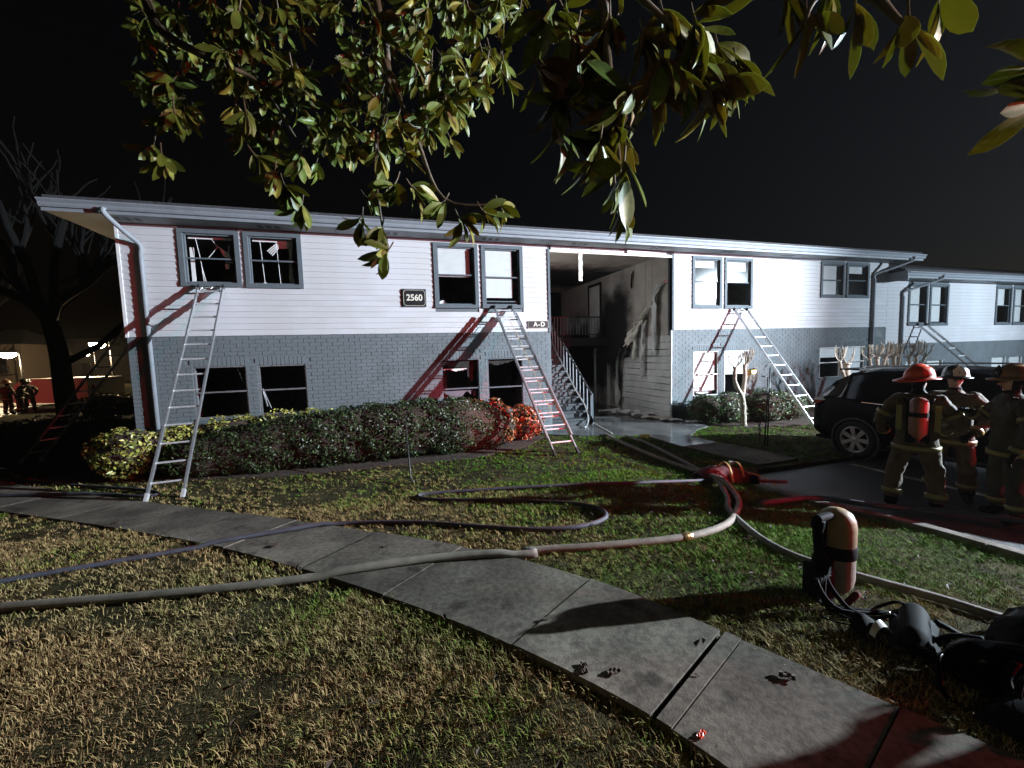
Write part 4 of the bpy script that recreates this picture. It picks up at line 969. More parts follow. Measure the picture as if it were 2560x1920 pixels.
# ================================================================== PARKED SUV
def suv():
    X0, YR = 8.44, 6.25
    root = thing('parked_suv', 'black SUV parked beside the lawn behind the firefighters', 'car', (9.4, 3.9, -0.02))
    cx_ = X0+0.955
    # stations from the rear (s=0) to the nose (s=4.75): s, half width low, belt z, roof z, roof half width, bottom z
    ST = [(0.00, 0.80, 0.92, 0.98, 0.70, 0.45), (0.06, 0.88, 1.02, 1.10, 0.74, 0.36), (0.18, 0.92, 1.08, 1.26, 0.74, 0.30), (0.38, 0.945, 1.10, 1.46, 0.72, 0.28), (0.66, 0.955, 1.09, 1.62, 0.70, 0.27),
          (1.05, 0.955, 1.08, 1.69, 0.69, 0.27), (1.7, 0.955, 1.06, 1.72, 0.69, 0.27), (2.4, 0.955, 1.04, 1.71, 0.68, 0.27), (2.9, 0.955, 1.02, 1.64, 0.66, 0.27), (3.3, 0.95, 1.01, 1.38, 0.66, 0.27), (3.62, 0.94, 1.0, 1.08, 0.70, 0.27), (4.2, 0.92, 0.94, 1.01, 0.66, 0.28), (4.6, 0.86, 0.80, 0.86, 0.60, 0.32), (4.75, 0.74, 0.62, 0.66, 0.5, 0.42)]
    rows = []
    for s, w, zb, zr, wr_, z0 in ST:
        half_ = [(w*0.90, z0), (w*0.985, z0+0.08), (w, z0+0.30*(zb-z0)), (w*0.985, z0+0.72*(zb-z0)), (w*0.965, zb-0.03), (w*0.945, zb), (wr_+0.35*(w-wr_), zb+0.5*(zr-zb)), (wr_, zr-0.05*(zr-zb)-0.01), (wr_*0.75, zr), (0, zr+0.015)]
        rows.append((s, half_))
    def loft(m, rows, sgn, lo=0, hi=None, push=0.0):
        hi = hi if hi is not None else len(rows[0][1])
        vs = []; k = hi-lo
        for s, h_ in rows:
            for w, z in h_[lo:hi]: vs.append((cx_+sgn*(w+push), YR-s, z))
        fs = [(i*k+j, i*k+j+1, (i+1)*k+j+1, (i+1)*k+j) for i in range(len(rows)-1) for j in range(k-1)]
        if sgn < 0: fs = [f[::-1] for f in fs]
        m.add(vs, fs)
    m = MB(); loft(m, rows, 1); loft(m, rows, -1)
    # close the tail and the nose
    for (s, h_), fl in ((rows[0], False), (rows[-1], True)):
        L = [(cx_-w, YR-s, z) for w, z in h_]+[(cx_+w, YR-s, z) for w, z in reversed(h_[:-1])]
        m.add(L, [tuple(range(len(L)))[::-1] if fl else tuple(range(len(L)))])
    m.box(cx_-0.85, cx_+0.85, YR-4.6, YR-0.1, 0.24, 0.30)
    body = m.build('body', M['carpaint'], root, True)
    es = body.modifiers.new('split', 'EDGE_SPLIT'); es.split_angle = R(38)
    # glass on the sides and rear
    for sgn in (-1, 1):
        for a, b in ((2, 4), (4, 6), (6, 9)):
            g = MB(); rr = [(s, [(h_[5][0]+0.0, h_[5][1]+0.03), h_[6], (h_[7][0]+0.01, h_[7][1]-0.04)]) for s, h_ in rows[a:b+1]]
            rr = [(s+(0.03 if i == 0 else (-0.03 if i == len(rr)-1 else 0)), h_) for i, (s, h_) in enumerate(rr)]
            loft(g, rr, sgn, push=0.006); g.build('side_window', M['carglass'], body, True)
    g = MB(); g.add([(cx_-0.62, YR-0.08, 1.14), (cx_+0.62, YR-0.08, 1.14), (cx_+0.60, YR-0.60, 1.60), (cx_-0.60, YR-0.60, 1.60)], [(0, 1, 2, 3)]); g.build('rear_window', M['carglass'], body)
    MB().box(cx_-0.70, cx_+0.70, YR-0.78, YR-0.42, 1.655, 1.685).build('spoiler', M['carpaint'], body)
    for sgn in (-1, 1):
        pts = smooth_path([(cx_+sgn*0.66, YR-0.85, 1.68), (cx_+sgn*0.66, YR-1.0, 1.745), (cx_+sgn*0.66, YR-2.4, 1.765), (cx_+sgn*0.66, YR-2.75, 1.70)], 4)
        MB().tube(pts, 0.017, 6).build('roof_rail', M['chrome'], body, True)
        # tail lamp wrapping the corner
        t = MB(); t.add([(cx_+sgn*0.66, YR+0.012, 0.93), (cx_+sgn*0.87, YR-0.02, 0.92), (cx_+sgn*0.963, YR-0.20, 0.96), (cx_+sgn*0.945, YR-0.30, 1.04), (cx_+sgn*0.90, YR-0.06, 1.03), (cx_+sgn*0.68, YR+0.0, 1.03)], [(0, 1, 4, 5), (1, 2, 3, 4)]); t.build('tail_lamp', M['tail'], root)
        t = MB(); t.add([(cx_+sgn*0.68, YR+0.0, 1.032), (cx_+sgn*0.90, YR-0.06, 1.032), (cx_+sgn*0.95, YR-0.34, 1.045), (cx_+sgn*0.92, YR-0.28, 1.10), (cx_+sgn*0.88, YR-0.08, 1.09), (cx_+sgn*0.70, YR-0.05, 1.09)], [(0, 1, 4, 5), (1, 2, 3, 4)]); t.build('lamp_lens', M['clear'], root)
        m2 = MB(); m2.bar((cx_+sgn*0.97, YR-1.0, 1.075), (cx_+sgn*0.965, YR-3.2, 1.04), 0.01, 0.014); m2.build('belt_trim', M['chrome'], body)
        for ys_ in (1.35, 2.45):
            MB().tube(smooth_path([(cx_+sgn*0.965, YR-ys_, 0.98), (cx_+sgn*0.995, YR-ys_-0.05, 0.985), (cx_+sgn*0.995, YR-ys_-0.15, 0.985), (cx_+sgn*0.965, YR-ys_-0.2, 0.98)], 3), 0.012, 5).build('door_handle', M['chrome'], body)
        m3 = MB(); m3.box(cx_+sgn*0.97-0.03 if sgn < 0 else cx_+sgn*0.95, cx_+sgn*0.97 if sgn < 0 else cx_+sgn*0.98, YR-3.2, YR-1.45, 0.30, 0.34); m3.build('sill_trim', M['dark'], body)
        m4 = MB(); m4.lathe([(0.001, -0.10), (0.09, -0.06), (0.10, 0.05), (0.001, 0.09)], (cx_+sgn*1.06, YR-3.15, 1.08), 10, sy=0.6); m4.build('mirror', M['carpaint'], body)
    MB().box(cx_-0.26, cx_+0.26, YR+0.005, YR+0.02, 0.70, 0.84).build('plate', M['white'], root)
    for (yc) in (YR-0.90, YR-3.72):
        for sgn in (-1, 1):
            c = Vector((cx_+sgn*0.86, yc, 0.345)); mt = Matrix.Rotation(R(90)*sgn, 4, 'Y')
            ar = MB(); ar.lathe([(0.41, 0.05), (0.42, 0.112), (0.385, 0.114), (0.375, 0.05)], c, 24, mat=mt); ar.build('wheel_arch', M['dark'], body)
            ty = MB(); ty.lathe([(0.24, -0.10), (0.345, -0.09), (0.365, -0.05), (0.365, 0.05), (0.345, 0.10), (0.25, 0.105), (0.245, 0.09)], c, 28, mat=mt); w = ty.build('wheel', M['tyre'], root, True)
            rm = MB(); rm.lathe([(0.245, 0.095), (0.252, 0.112), (0.236, 0.118), (0.226, 0.098), (0.220, 0.02)], c, 28, mat=mt); rm.build('rim', M['alloy'], w, True)
            hb = MB(); hb.lathe([(0.21, 0.02), (0.001, 0.02)], c, 20, mat=mt); hb.build('brake_disc', M['dark'], w)
            sp_ = MB()
            for k in range(7):
                a = 2*math.pi*k/7+0.2; d = mt @ Vector((math.cos(a), math.sin(a), 0)); o_ = mt @ Vector((0, 0, 1))
                t_ = o_.cross(d); p0 = c+o_*0.10+d*0.03; p1 = c+o_*0.105+d*0.235
                sp_.add([p0-t_*0.026, p0+t_*0.026, p1+t_*0.042, p1-t_*0.042, p0-t_*0.026-o_*0.03, p0+t_*0.026-o_*0.03, p1+t_*0.042-o_*0.03, p1-t_*0.042-o_*0.03], [(0, 1, 2, 3), (0, 3, 7, 4), (1, 5, 6, 2), (3, 2, 6, 7), (4, 7, 6, 5)])
            sp_.lathe([(0.055, 0.075), (0.05, 0.112), (0.001, 0.118)], c, 14, mat=mt)
            sp_.build('spokes', M['alloy'], w)
suv()

# ================================================================== FIREFIGHTERS
def body_mesh(joints, bones, root_j, mat_list, name='body'):
    me_ = bpy.data.meshes.new(name); names = list(joints)
    me_.from_pydata([joints[k][0] for k in names], [(names.index(a), names.index(b)) for a, b in bones], [])
    o = bpy.data.objects.new(name, me_); COL.objects.link(o)
    sk = o.modifiers.new('skin', 'SKIN'); sk.use_smooth_shade = True
    for i, k in enumerate(names):
        d = me_.skin_vertices[0].data[i]; r_ = joints[k][1]; d.radius = r_ if isinstance(r_, tuple) else (r_, r_); d.use_root = (k == root_j)
    ss = o.modifiers.new('sub', 'SUBSURF'); ss.levels = 3; ss.render_levels = 3
    tx = bpy.data.textures.get('cloth_folds') or bpy.data.textures.new('cloth_folds', 'CLOUDS'); tx.noise_scale = 0.085; tx.noise_depth = 2
    dp = o.modifiers.new('folds', 'DISPLACE'); dp.texture = tx; dp.strength = 0.045; dp.mid_level = 0.5
    dg = bpy.context.evaluated_depsgraph_get(); m2 = bpy.data.meshes.new_from_object(o.evaluated_get(dg))
    bpy.data.objects.remove(o); m2.materials.clear()
    for mm in mat_list: m2.materials.append(mm)
    return m2
def helmet(root, c, mat, fwd_=Vector((0, 1, 0)), tilt=0.0, shield=True):
    mt = Matrix.Rotation(math.atan2(-fwd_.x, fwd_.y), 4, 'Z') @ Matrix.Rotation(tilt, 4, 'X')
    m = MB(); N = 28; prof = [(0.001, 0.170), (0.05, 0.165), (0.095, 0.145), (0.126, 0.103), (0.140, 0.050), (0.145, 0.015)]
    vs = []; fs = []
    for r_, z in prof:
        for k in range(N):
            a = 2*math.pi*k/N; rib = 1+0.035*(abs(math.sin(4*a)) > 0.93)*(z > 0.03)
            vs.append(mt @ Vector((r_*math.cos(a)*0.92*rib, r_*math.sin(a)*1.12*rib, z)))
    def brim(a):  # longer to the rear
        s = -math.sin(a); return 0.052+0.08*max(0, s)**1.5+0.03*max(0, -s)**3
    for dz, ex in ((0.0, 0.3), (-0.012, 1.0), (-0.024, 1.0), (-0.014, 0.0)):
        for k in range(N):
            a = 2*math.pi*k/N; rr = 0.134; e = brim(a)*ex
            vs.append(mt @ Vector(((rr*0.92+e*0.85)*math.cos(a), (rr*1.12+e)*math.sin(a), 0.012+dz-0.05*max(0, -math.sin(a))*ex*0.6)))
    n = len(prof)+4
    for i in range(n-1):
        for k in range(N):
            k2 = (k+1) % N; fs.append((i*N+k, (i+1)*N+k, (i+1)*N+k2, i*N+k2))
    m.add([v+c for v in vs], fs)
    h = m.build('helmet', M[mat], root, True)
    h.matrix_parent_inverse = Matrix.Identity(4)
    rg = MB(); pts = [mt @ Vector((0, 0.165*math.cos(t), 0.172*math.sin(t)+0.005))+c for t in np.linspace(0.35, 2.8, 9)]
    rg.tube(pts, [0.008]+[0.013]*7+[0.008], 6); rg.build('ridge', M[mat], h, True)
    if shield:
        s = MB(); P = [(-0.055, 0.165, 0.02), (0.055, 0.165, 0.02), (0.062, 0.150, 0.10), (0.0, 0.140, 0.165), (-0.062, 0.150, 0.10)]
        P2 = [(x, y-0.012, z) for x, y, z in P]; s.add([mt @ Vector(p)+c for p in P+P2], [(0, 1, 2, 3, 4), (9, 8, 7, 6, 5)]+[(i, 5+i, 5+(i+1) % 5, (i+1) % 5) for i in range(5)]); s.build('front_shield', M['rubber'] if mat != 'helmblack' else M['silver'], h)
    return h
def glove(root, w, d, side, name='glove', curl=0.5, mat='rubber'):
    d = Vector(d).normalized(); s = d.cross(Vector((0, 0, 1)));
    if s.length < 0.1: s = Vector((1, 0, 0))
    s.normalize(); nrm = s.cross(d); m = MB(); w = Vector(w)
    m.tube([w-d*0.03, w+d*0.02, w+d*0.07, w+d*0.095], [0.046, 0.045, 0.05, 0.042], 8, flat=0.62)
    for k, (o_, L) in enumerate(((-0.036, 0.065), (-0.012, 0.078), (0.012, 0.074), (0.035, 0.058))):
        b = w+d*0.085+s*o_; k1 = b+d*L*0.5-nrm*L*curl*0.35; k2 = k1+d*L*0.3-nrm*L*curl*0.7
        m.tube([b, k1, k2], [0.0135, 0.0125, 0.010], 6)
    b = w+d*0.03+s*0.042*side; m.tube([b, b+s*0.03*side+d*0.035, b+s*0.025*side+d*0.07-nrm*0.02], [0.015, 0.014, 0.011], 6)
    o = m.build(name, M[mat], root, True); o.matrix_parent_inverse = Matrix.Identity(4); return o
def band(root, p, axis, r, h, mat, name='reflective_band', sx=1.0, n=16):
    a = Vector(axis).normalized(); q = a.to_track_quat('Z', 'Y').to_matrix().to_4x4()
    m = MB(); m.lathe([(r*0.93, -h/2), (r, -h/2), (r, h/2), (r*0.93, h/2)], p, n, sx=sx, mat=q); o = m.build(name, M[mat], root, True); o.matrix_parent_inverse = Matrix.Identity(4); return o
def scba(root, base, mat, back=Vector((0, -1, 0))):
    m = MB(); c = base+back*0.13
    m.lathe([(0.03, -0.03), (0.05, 0.0), (0.085, 0.03), (0.090, 0.08), (0.090, 0.40), (0.080, 0.455), (0.05, 0.485), (0.001, 0.495)], c, 18)
    o = m.build('air_cylinder', M[mat], root, True); o.matrix_parent_inverse = Matrix.Identity(4)
    b2 = MB(); b2.lathe([(0.0935, 0.25), (0.0955, 0.26), (0.0955, 0.30), (0.0935, 0.31)], c, 18); b2.build('strap', M['rubber'], o)
    v = MB(); v.tube([c+Vector((0, 0, -0.02)), c+Vector((0, 0, -0.08))], 0.022, 8); v.tube([c+Vector((-0.03, 0, -0.07)), c+Vector((0.07, 0, -0.07))], 0.014, 6); v.build('valve', M['dark'], o)
    f = MB(); f.box(base.x-0.11, base.x+0.11, base.y-0.05, base.y-0.02, base.z-0.10, base.z+0.40); p = f.build('back_frame', M['rubber'], root); p.matrix_parent_inverse = Matrix.Identity(4)
    s = MB()
    for sx_ in (-1, 1): s.tube(smooth_path([(sx_*0.09, -0.16, base.z+0.38), (sx_*0.13, -0.10, base.z+0.46), (sx_*0.14, 0.08, base.z+0.43), (sx_*0.16, 0.165, base.z+0.22), (sx_*0.17, 0.14, base.z-0.02)], 4), 0.022, 6, flat=0.45)
    p = s.build('shoulder_strap', M['rubber'], root, True); p.matrix_parent_inverse = Matrix.Identity(4)
def firefighter(label, loc, heading, helm, coat='turnout', pants='turnout', lean=0.0, arms=None, stance=0.17, tank=None, scale=1.0, head_turn=0.0, face=False, turn_tilt=0.0, group=None):
    root = thing('person', label, 'person', loc, heading, group, local=True)
    A = arms or {'L': [(-0.33, 0.02, 1.17), (-0.26, 0.24, 1.02)], 'R': [(0.33, 0.02, 1.17), (0.26, 0.24, 1.02)]}
    ly = lambda z: lean*max(0, z-0.95)
    J = {'pelvis': ((0, 0, 0.96), (0.185, 0.15)), 'waist': ((0, ly(1.12), 1.12), (0.185, 0.15)), 'chest': ((0, ly(1.34), 1.34), (0.215, 0.16)), 'collar': ((0, ly(1.49), 1.49), (0.12, 0.11)),
         'neck': ((0, ly(1.56)+0.01, 1.56), 0.062), 'jaw': ((0, ly(1.62)+0.035, 1.62), (0.066, 0.078)), 'head': ((0, ly(1.70)+0.02, 1.705), (0.080, 0.094)), 'crown': ((0, ly(1.78)+0.01, 1.775), (0.062, 0.075))}
    Bn = [('pelvis', 'waist'), ('waist', 'chest'), ('chest', 'collar'), ('collar', 'neck'), ('neck', 'jaw'), ('jaw', 'head'), ('head', 'crown')]
    for s, sd in ((-1, 'L'), (1, 'R')):
        e, w = A[sd]
        J['sh'+sd] = ((s*0.205, ly(1.44), 1.445), 0.098); J['el'+sd] = (e, 0.074); J['wr'+sd] = (w, 0.058)
        Bn += [('chest', 'sh'+sd), ('sh'+sd, 'el'+sd), ('el'+sd, 'wr'+sd)]
        st_ = stance*s
        J['hip'+sd] = ((s*0.105, 0, 0.86), 0.118); J['kn'+sd] = ((st_*0.92, 0.02, 0.49), 0.098); J['an'+sd] = ((st_, -0.02, 0.13), 0.088); J['hl'+sd] = ((st_, -0.03, 0.065), (0.062, 0.062)); J['to'+sd] = ((st_*1.12, 0.15, 0.05), (0.052, 0.046))
        Bn += [('pelvis', 'hip'+sd), ('hip'+sd, 'kn'+sd), ('kn'+sd, 'an'+sd), ('an'+sd, 'hl'+sd), ('hl'+sd, 'to'+sd)]
    me_ = body_mesh(J, Bn, 'pelvis', [M[coat], M['skin'], M[pants], M['rubber']])
    cen = [0.0]*(len(me_.polygons)*3); me_.polygons.foreach_get('center', cen); cen = np.array(cen).reshape(-1, 3)
    mi = np.zeros(len(cen), int); mi[(cen[:, 2] > 1.565) & (np.abs(cen[:, 0]) < 0.13)] = 1; mi[(cen[:, 2] < 0.84) & (np.abs(cen[:, 0]) < 0.34) & ((cen[:, 1] < 0.14) | (cen[:, 2] < 0.6))] = 2; mi[(cen[:, 2] < 0.15)] = 3
    fq = (math.sin(-head_turn), math.cos(head_turn)); hh = J['head'][0]
    mi[(mi == 1) & (((cen[:, 0]-hh[0])*fq[0]+(cen[:, 1]-hh[1])*fq[1] < 0.035) | (cen[:, 2] < 1.60))] = 3   # hood round the face
    me_.polygons.foreach_set('material_index', mi); me_.update()
    body = bpy.data.objects.new('body', me_); COL.objects.link(body); body.parent = root
    hz = J['head'][0]
    fw = Vector((math.sin(-head_turn), math.cos(head_turn), 0))
    helmet(root, Vector((hz[0], hz[1]-0.01, 1.735)), helm, fw, turn_tilt)
    for s, sd in ((-1, 'L'), (1, 'R')):
        e, w = Vector(A[sd][0]), Vector(A[sd][1]); d = (w-e).normalized()
        glove(root, w+d*0.02, d, -s); band(root, e.lerp(w, 0.80), d, 0.074, 0.05, 'reflect'); sh = Vector(J['sh'+sd][0]); band(root, sh.lerp(e, 0.62), e-sh, 0.096, 0.05, 'reflect')
        k, an = Vector(J['kn'+sd][0]), Vector(J['an'+sd][0]); band(root, k.lerp(an, 0.72), an-k, 0.108, 0.06, 'reflect')
    # hem of the coat with its reflective ring, and vertical back stripes
    hm = MB(); hm.lathe([(0.185, 1.02), (0.235, 0.80), (0.228, 0.795), (0.18, 1.0)], (0, ly(0.9), 0), 20, sy=0.80); o = hm.build('coat_hem', M[coat], root, True); o.matrix_parent_inverse = Matrix.Identity(4)
    band(root, Vector((0, 0, 0.845)), (0, 0, 1), 0.236, 0.05, 'reflect', sx=1.0).scale = (1, 0.8, 1)
    if tank:
        scba(root, Vector((0, ly(1.1)-0.13, 1.02)), tank)
        for s in (-1, 1):
            v = MB(); v.box(s*0.175-0.028, s*0.175+0.028, ly(1.2)-0.176, ly(1.2)-0.168, 1.08, 1.40); o = v.build('back_stripe', M['reflect'], root); o.matrix_parent_inverse = Matrix.Identity(4)
    if face:
        mt = Matrix.Rotation(math.atan2(-fw.x, fw.y), 4, 'Z'); c = Vector(hz)
        f = MB(); f.tube([c+mt @ Vector((0, 0.085, 0.0)), c+mt @ Vector((0, 0.118, -0.035)), c+mt @ Vector((0, 0.095, -0.045))], [0.010, 0.017, 0.012], 8); o = f.build('nose', M['skin'], root, True); o.matrix_parent_inverse = Matrix.Identity(4)
        f = MB()
        for s in (-1, 1): f.lathe([(0.001, -0.009), (0.013, 0), (0.001, 0.009)], c+mt @ Vector((s*0.033, 0.088, 0.0)), 8)
        o = f.build('eye', M['dark'], root, True); o.matrix_parent_inverse = Matrix.Identity(4)
        f = MB(); f.tube([c+mt @ Vector((-0.024, 0.088, -0.078)), c+mt @ Vector((0, 0.097, -0.080)), c+mt @ Vector((0.024, 0.088, -0.078))], 0.006, 5); o = f.build('mouth', M['redbag'], root, True); o.matrix_parent_inverse = Matrix.Identity(4)
    root.scale = (scale,)*3
    return root
LZ = -0.02
hd = lambda dx, dy: math.atan2(-dx, dy)
G4 = 'firefighters beside the black SUV'
firefighter('firefighter seen from behind in a red helmet with orange air tank on the back', (6.50, 3.40, LZ), hd(0.86, 0.5), 'helmred', tank='cylred', stance=0.21, head_turn=-0.9, arms={'L': [(-0.37, 0.0, 1.16), (-0.30, 0.22, 0.98)], 'R': [(0.37, 0.02, 1.16), (0.24, 0.26, 1.02)]}, group=G4)
firefighter('firefighter facing the camera in a black helmet with pale brim', (7.38, 3.47, LZ), hd(-0.92, -0.42), 'helmblack', face=True, lean=0.03, head_turn=0.25, arms={'L': [(-0.35, 0.06, 1.18), (-0.18, 0.28, 1.0)], 'R': [(0.36, 0.0, 1.17), (0.30, 0.2, 0.98)]}, group=G4, scale=0.985)
firefighter('firefighter cut off by the picture edge in a tan and red helmet', (7.08, 2.80, LZ), hd(-0.75, 0.65), 'helmtan', coat='turnout2', pants='turnout2', face=True, arms={'L': [(-0.33, 0.02, 1.17), (-0.30, 0.12, 0.88)], 'R': [(0.33, 0.1, 1.2), (0.22, 0.28, 1.3)]}, group=G4)
firefighter('unseen firefighter with legs apart added outside the frame to shade the near path', (4.60, 0.58, 0.11), hd(-0.7, 0.7), 'helmblack', coat='turnout2', pants='turnout2', stance=0.26, group=G4)  # added out of view so that its shadow falls on the near path
G5 = 'firefighters in front of the distant white van'
for i, (px_, dep, hx) in enumerate(((22, 22.0, 0.3), (52, 22.5, 0.8), (76, 23.0, -0.6))):
    v = ray(px_, 1025); p = v*dep; z = float(gz(p.x, p.y))
    firefighter(['small dark firefighter silhouette nearest the left picture edge', 'middle of the three small dark firefighters by the white van', 'small dark stooping firefighter silhouette closest to the far tree trunk'][i], (p.x, p.y, z), hd(hx, 1), 'helmtan' if i == 0 else 'helmblack', coat='turnout2', pants='turnout2', lean=(0.05, 0.3, 0.45)[i], group=G5)

# ================================================================== GEAR ON THE GROUND
def loc_ground(x, y): return Vector((x, y, float(gz(x, y))))
b = loc_ground(2.93, 2.0)
ap = thing('air_pack', 'upright yellow air cylinder pack standing on the lawn in front of the hose', 'air pack', b)
m = MB(); c = b+Vector((0.07, 0.0, 0.05))
m.lathe([(0.045, -0.03), (0.07, -0.005), (0.092, 0.03), (0.100, 0.08), (0.100, 0.27)], c, 24); lower = m.build('cylinder', M['hose'], ap, True)
m = MB(); m.lathe([(0.1015, 0.27), (0.1015, 0.40), (0.096, 0.445), (0.078, 0.485), (0.045, 0.508), (0.001, 0.515)], c, 24); m.build('cylinder_dome', M['cylyellow'], lower, True)
m = MB(); m.lathe([(0.103, 0.215), (0.107, 0.225), (0.107, 0.285), (0.103, 0.295)], c, 24); m.build('strap', M['rubber'], ap, True)
text_o = MB()
for k in range(6):
    a = -2.3+k*0.11; text_o.box(0, 0.001, 0, 0.001, 0, 0.001)
m = MB(); m.box(c.x-0.185, c.x-0.105, c.y-0.07, c.y+0.07, b.z+0.02, b.z+0.22); m.tube(smooth_path([(c.x-0.15, c.y-0.02, b.z+0.18), (c.x-0.185, c.y-0.03, b.z+0.32), (c.x-0.205, c.y-0.03, b.z+0.47), (c.x-0.20, c.y-0.03, b.z+0.53)], 4), [0.045]*4+[0.030]*5+[0.036]*4, 8); m.tube([(c.x-0.115, c.y, b.z+0.2), (c.x-0.112, c.y, b.z+0.50)], 0.02, 6); m.build('back_frame', M['rubber'], ap, True)
m = MB(); m.tube(smooth_path([(c.x-0.215, c.y-0.03, b.z+0.535), (c.x-0.15, c.y-0.02, b.z+0.535), (c.x-0.08, c.y-0.01, b.z+0.53)], 4), 0.026, 8); m.build('carry_handle', M['rubber'], ap, True)
m = MB()
for k in range(5):
    a = rnd.uniform(2.2, 5.2); r0 = 0.12
    m.tube(smooth_path([(c.x-0.12, c.y-0.06, b.z+0.28-0.03*k), (c.x-0.22-0.02*k, c.y-0.10, b.z+0.20), (c.x-0.20+math.cos(a)*0.08, c.y-0.14+math.sin(a)*0.05, b.z+0.06), (c.x-0.05+0.05*k, c.y-0.20-0.02*k, b.z+0.02)], 5), 0.014, 6, flat=0.5)
m.build('harness_strap', M['rubber'], ap, True)
m = MB(); m.tube([(c.x-0.10, c.y-0.13, b.z+0.03), (c.x-0.05, c.y-0.15, b.z+0.09), (c.x-0.03, c.y-0.16, b.z+0.11)], [0.016, 0.02, 0.014], 8); m.build('pressure_gauge', M['redbag'], ap, True)
m = MB(); m.tube([(c.x+0.02, c.y-0.14, b.z+0.03), (c.x+0.04, c.y-0.15, b.z+0.06)], 0.011, 8); m.tube([(c.x+0.06, c.y-0.13, b.z+0.05), (c.x+0.075, c.y-0.13, b.z+0.08)], 0.009, 8); m.build('buckle', M['chrome'], ap, True)
ap.scale = (1.14, 1.14, 1.14)
# breathing mask with clear lens beside the packs
b = loc_ground(2.72, 1.62)
mk_ = thing('breathing_mask', 'black breathing mask with clear lens on the grass below the yellow cylinder', 'mask', b)
g = []
for i in range(7):
    t = i/6; g.append([b+Vector((0.085*math.cos(math.pi*(0.05+0.9*u/8))*(0.75+0.35*t), 0.02+0.06*math.sin(math.pi*u/8)-0.10*t, 0.03+0.10*math.sin(math.pi*u/8)*(0.7+0.3*math.sin(math.pi*t)))) for u in range(9)])
MB().sheet(g).build('face_seal', M['rubber'], mk_, True)
g = [[b+Vector((0.075*math.cos(math.pi*(0.1+0.8*u/8)), -0.06-0.05*t*0.6, 0.045+0.10*math.sin(math.pi*(0.1+0.8*u/8))*(1-0.25*t))) for u in range(9)] for t in np.linspace(0, 1, 5)]
MB().sheet(g).build('lens', M['clear'], mk_, True)
for q in range(3): MB().tube(smooth_path([b+Vector((-0.06+0.06*q, 0.03, 0.06)), b+Vector((-0.12+0.12*q, 0.12, 0.05)), b+Vector((-0.10+0.11*q, 0.20, 0.03))], 4), 0.009, 5, flat=0.4).build('head_strap', M['rubber'], mk_, True)
# black packs lying at the right edge
def lying_pack(label, x, y, rz, s=1.0, extra=True, cyl='rubber'):
    b = loc_ground(x, y)
    root = thing('air_pack', label, 'air pack', b, rz, 'black air packs lying on the lawn', local=True)
    def bl(m, name, mat, par=root, smooth=True):
        o = m.build(name, M[mat], par, smooth); o.matrix_parent_inverse = Matrix.Identity(4); return o
    mt = Matrix.Rotation(R(90), 4, 'Y')
    m = MB(); m.lathe([(0.03, -0.33*s), (0.06*s, -0.30*s), (0.09*s, -0.25*s), (0.095*s, -0.2*s), (0.095*s, 0.16*s), (0.08*s, 0.22*s), (0.04*s, 0.255*s), (0.001, 0.26*s)], (0, 0, 0.13*s), 20, mat=mt); bl(m, 'cylinder', cyl)
    g = []
    for i in range(9):
        t = i/8; g.append([((t-0.5)*0.62*s, (u/8-0.5)*0.30*s, 0.02+0.13*s*math.sin(math.pi*u/8)**0.6*math.sin(math.pi*(0.08+0.84*t))**0.4+0.01*math.sin(i*2+u)) for u in range(9)])
    m = MB().sheet(g); bl(m, 'back_plate', 'rubber')
    for k in range(4):
        m = MB(); a = k*1.5+rz
        m.tube(smooth_path([(0.18*s*math.cos(a), 0.12*s*math.sin(a), 0.20*s), (0.32*s*math.cos(a), 0.24*s*math.sin(a), 0.14*s), (0.42*s*math.cos(a+0.4), 0.30*s*math.sin(a+0.4), 0.035), (0.34*s*math.cos(a+1.0), 0.36*s*math.sin(a+1.0), 0.025), (0.22*s*math.cos(a+1.3), 0.32*s*math.sin(a+1.3), 0.03)], 5), 0.020, 6, flat=0.4); bl(m, 'strap', 'rubber')
    m = MB(); m.tube(smooth_path([(-0.32*s, 0, 0.14*s), (-0.42*s, -0.08, 0.16*s), (-0.46*s, -0.2, 0.06), (-0.36*s, -0.30, 0.03)], 5), 0.013, 7); bl(m, 'air_hose', 'carpaint')
    m = MB(); m.lathe([(0.001, 0), (0.035, 0.005), (0.04, 0.03), (0.02, 0.05), (0.001, 0.052)], (-0.36*s, -0.30, 0.03), 12); bl(m, 'regulator', 'chrome' if extra else 'redbag')
    m = MB(); m.box(0.1*s, 0.17*s, 0.145*s, 0.165*s, 0.05, 0.08); bl(m, 'buckle', 'chrome')
    return root
lying_pack('black air pack with chrome regulator lying beside the upright yellow cylinder', 2.98, 1.52, 0.5, 0.75)
lying_pack('large glossy black air pack lying at the picture edge', 3.10, 1.10, -0.55, 1.05, cyl='carpaint')
b = loc_ground(2.86, 0.90)
bag = thing('gear_bag', 'low dark gear bag in shadow at the lower corner beside the packs', 'bag', b)
g = []
for i in range(11):
    t = i/10; g.append([b+Vector(((t-0.5)*0.62, (u/10-0.5)*0.40, 0.15*(math.sin(math.pi*u/10)**0.45)*(math.sin(math.pi*(0.03+0.94*t))**0.35)+0.012*math.sin(i*1.7+u*2.1))) for u in range(11)])
MB().sheet(g).build('body', M['rubber'], bag, True)
m = MB()
for s in (-0.1, 0.1): MB().tube(smooth_path([b+Vector((-0.14, s, 0.14)), b+Vector((-0.08, s*1.1, 0.20)), b+Vector((0.08, s*1.1, 0.20)), b+Vector((0.14, s, 0.14))], 5), 0.014, 6, flat=0.5).build('handle', M['rubber'], bag, True)
b = loc_ground(3.72, 0.98)
bag = thing('gear_bag', 'big black glossy duffel bag mostly out of view, placed to shade the path', 'bag', b)  # gear pile carried on past the frame edge to shade the near path
g = []
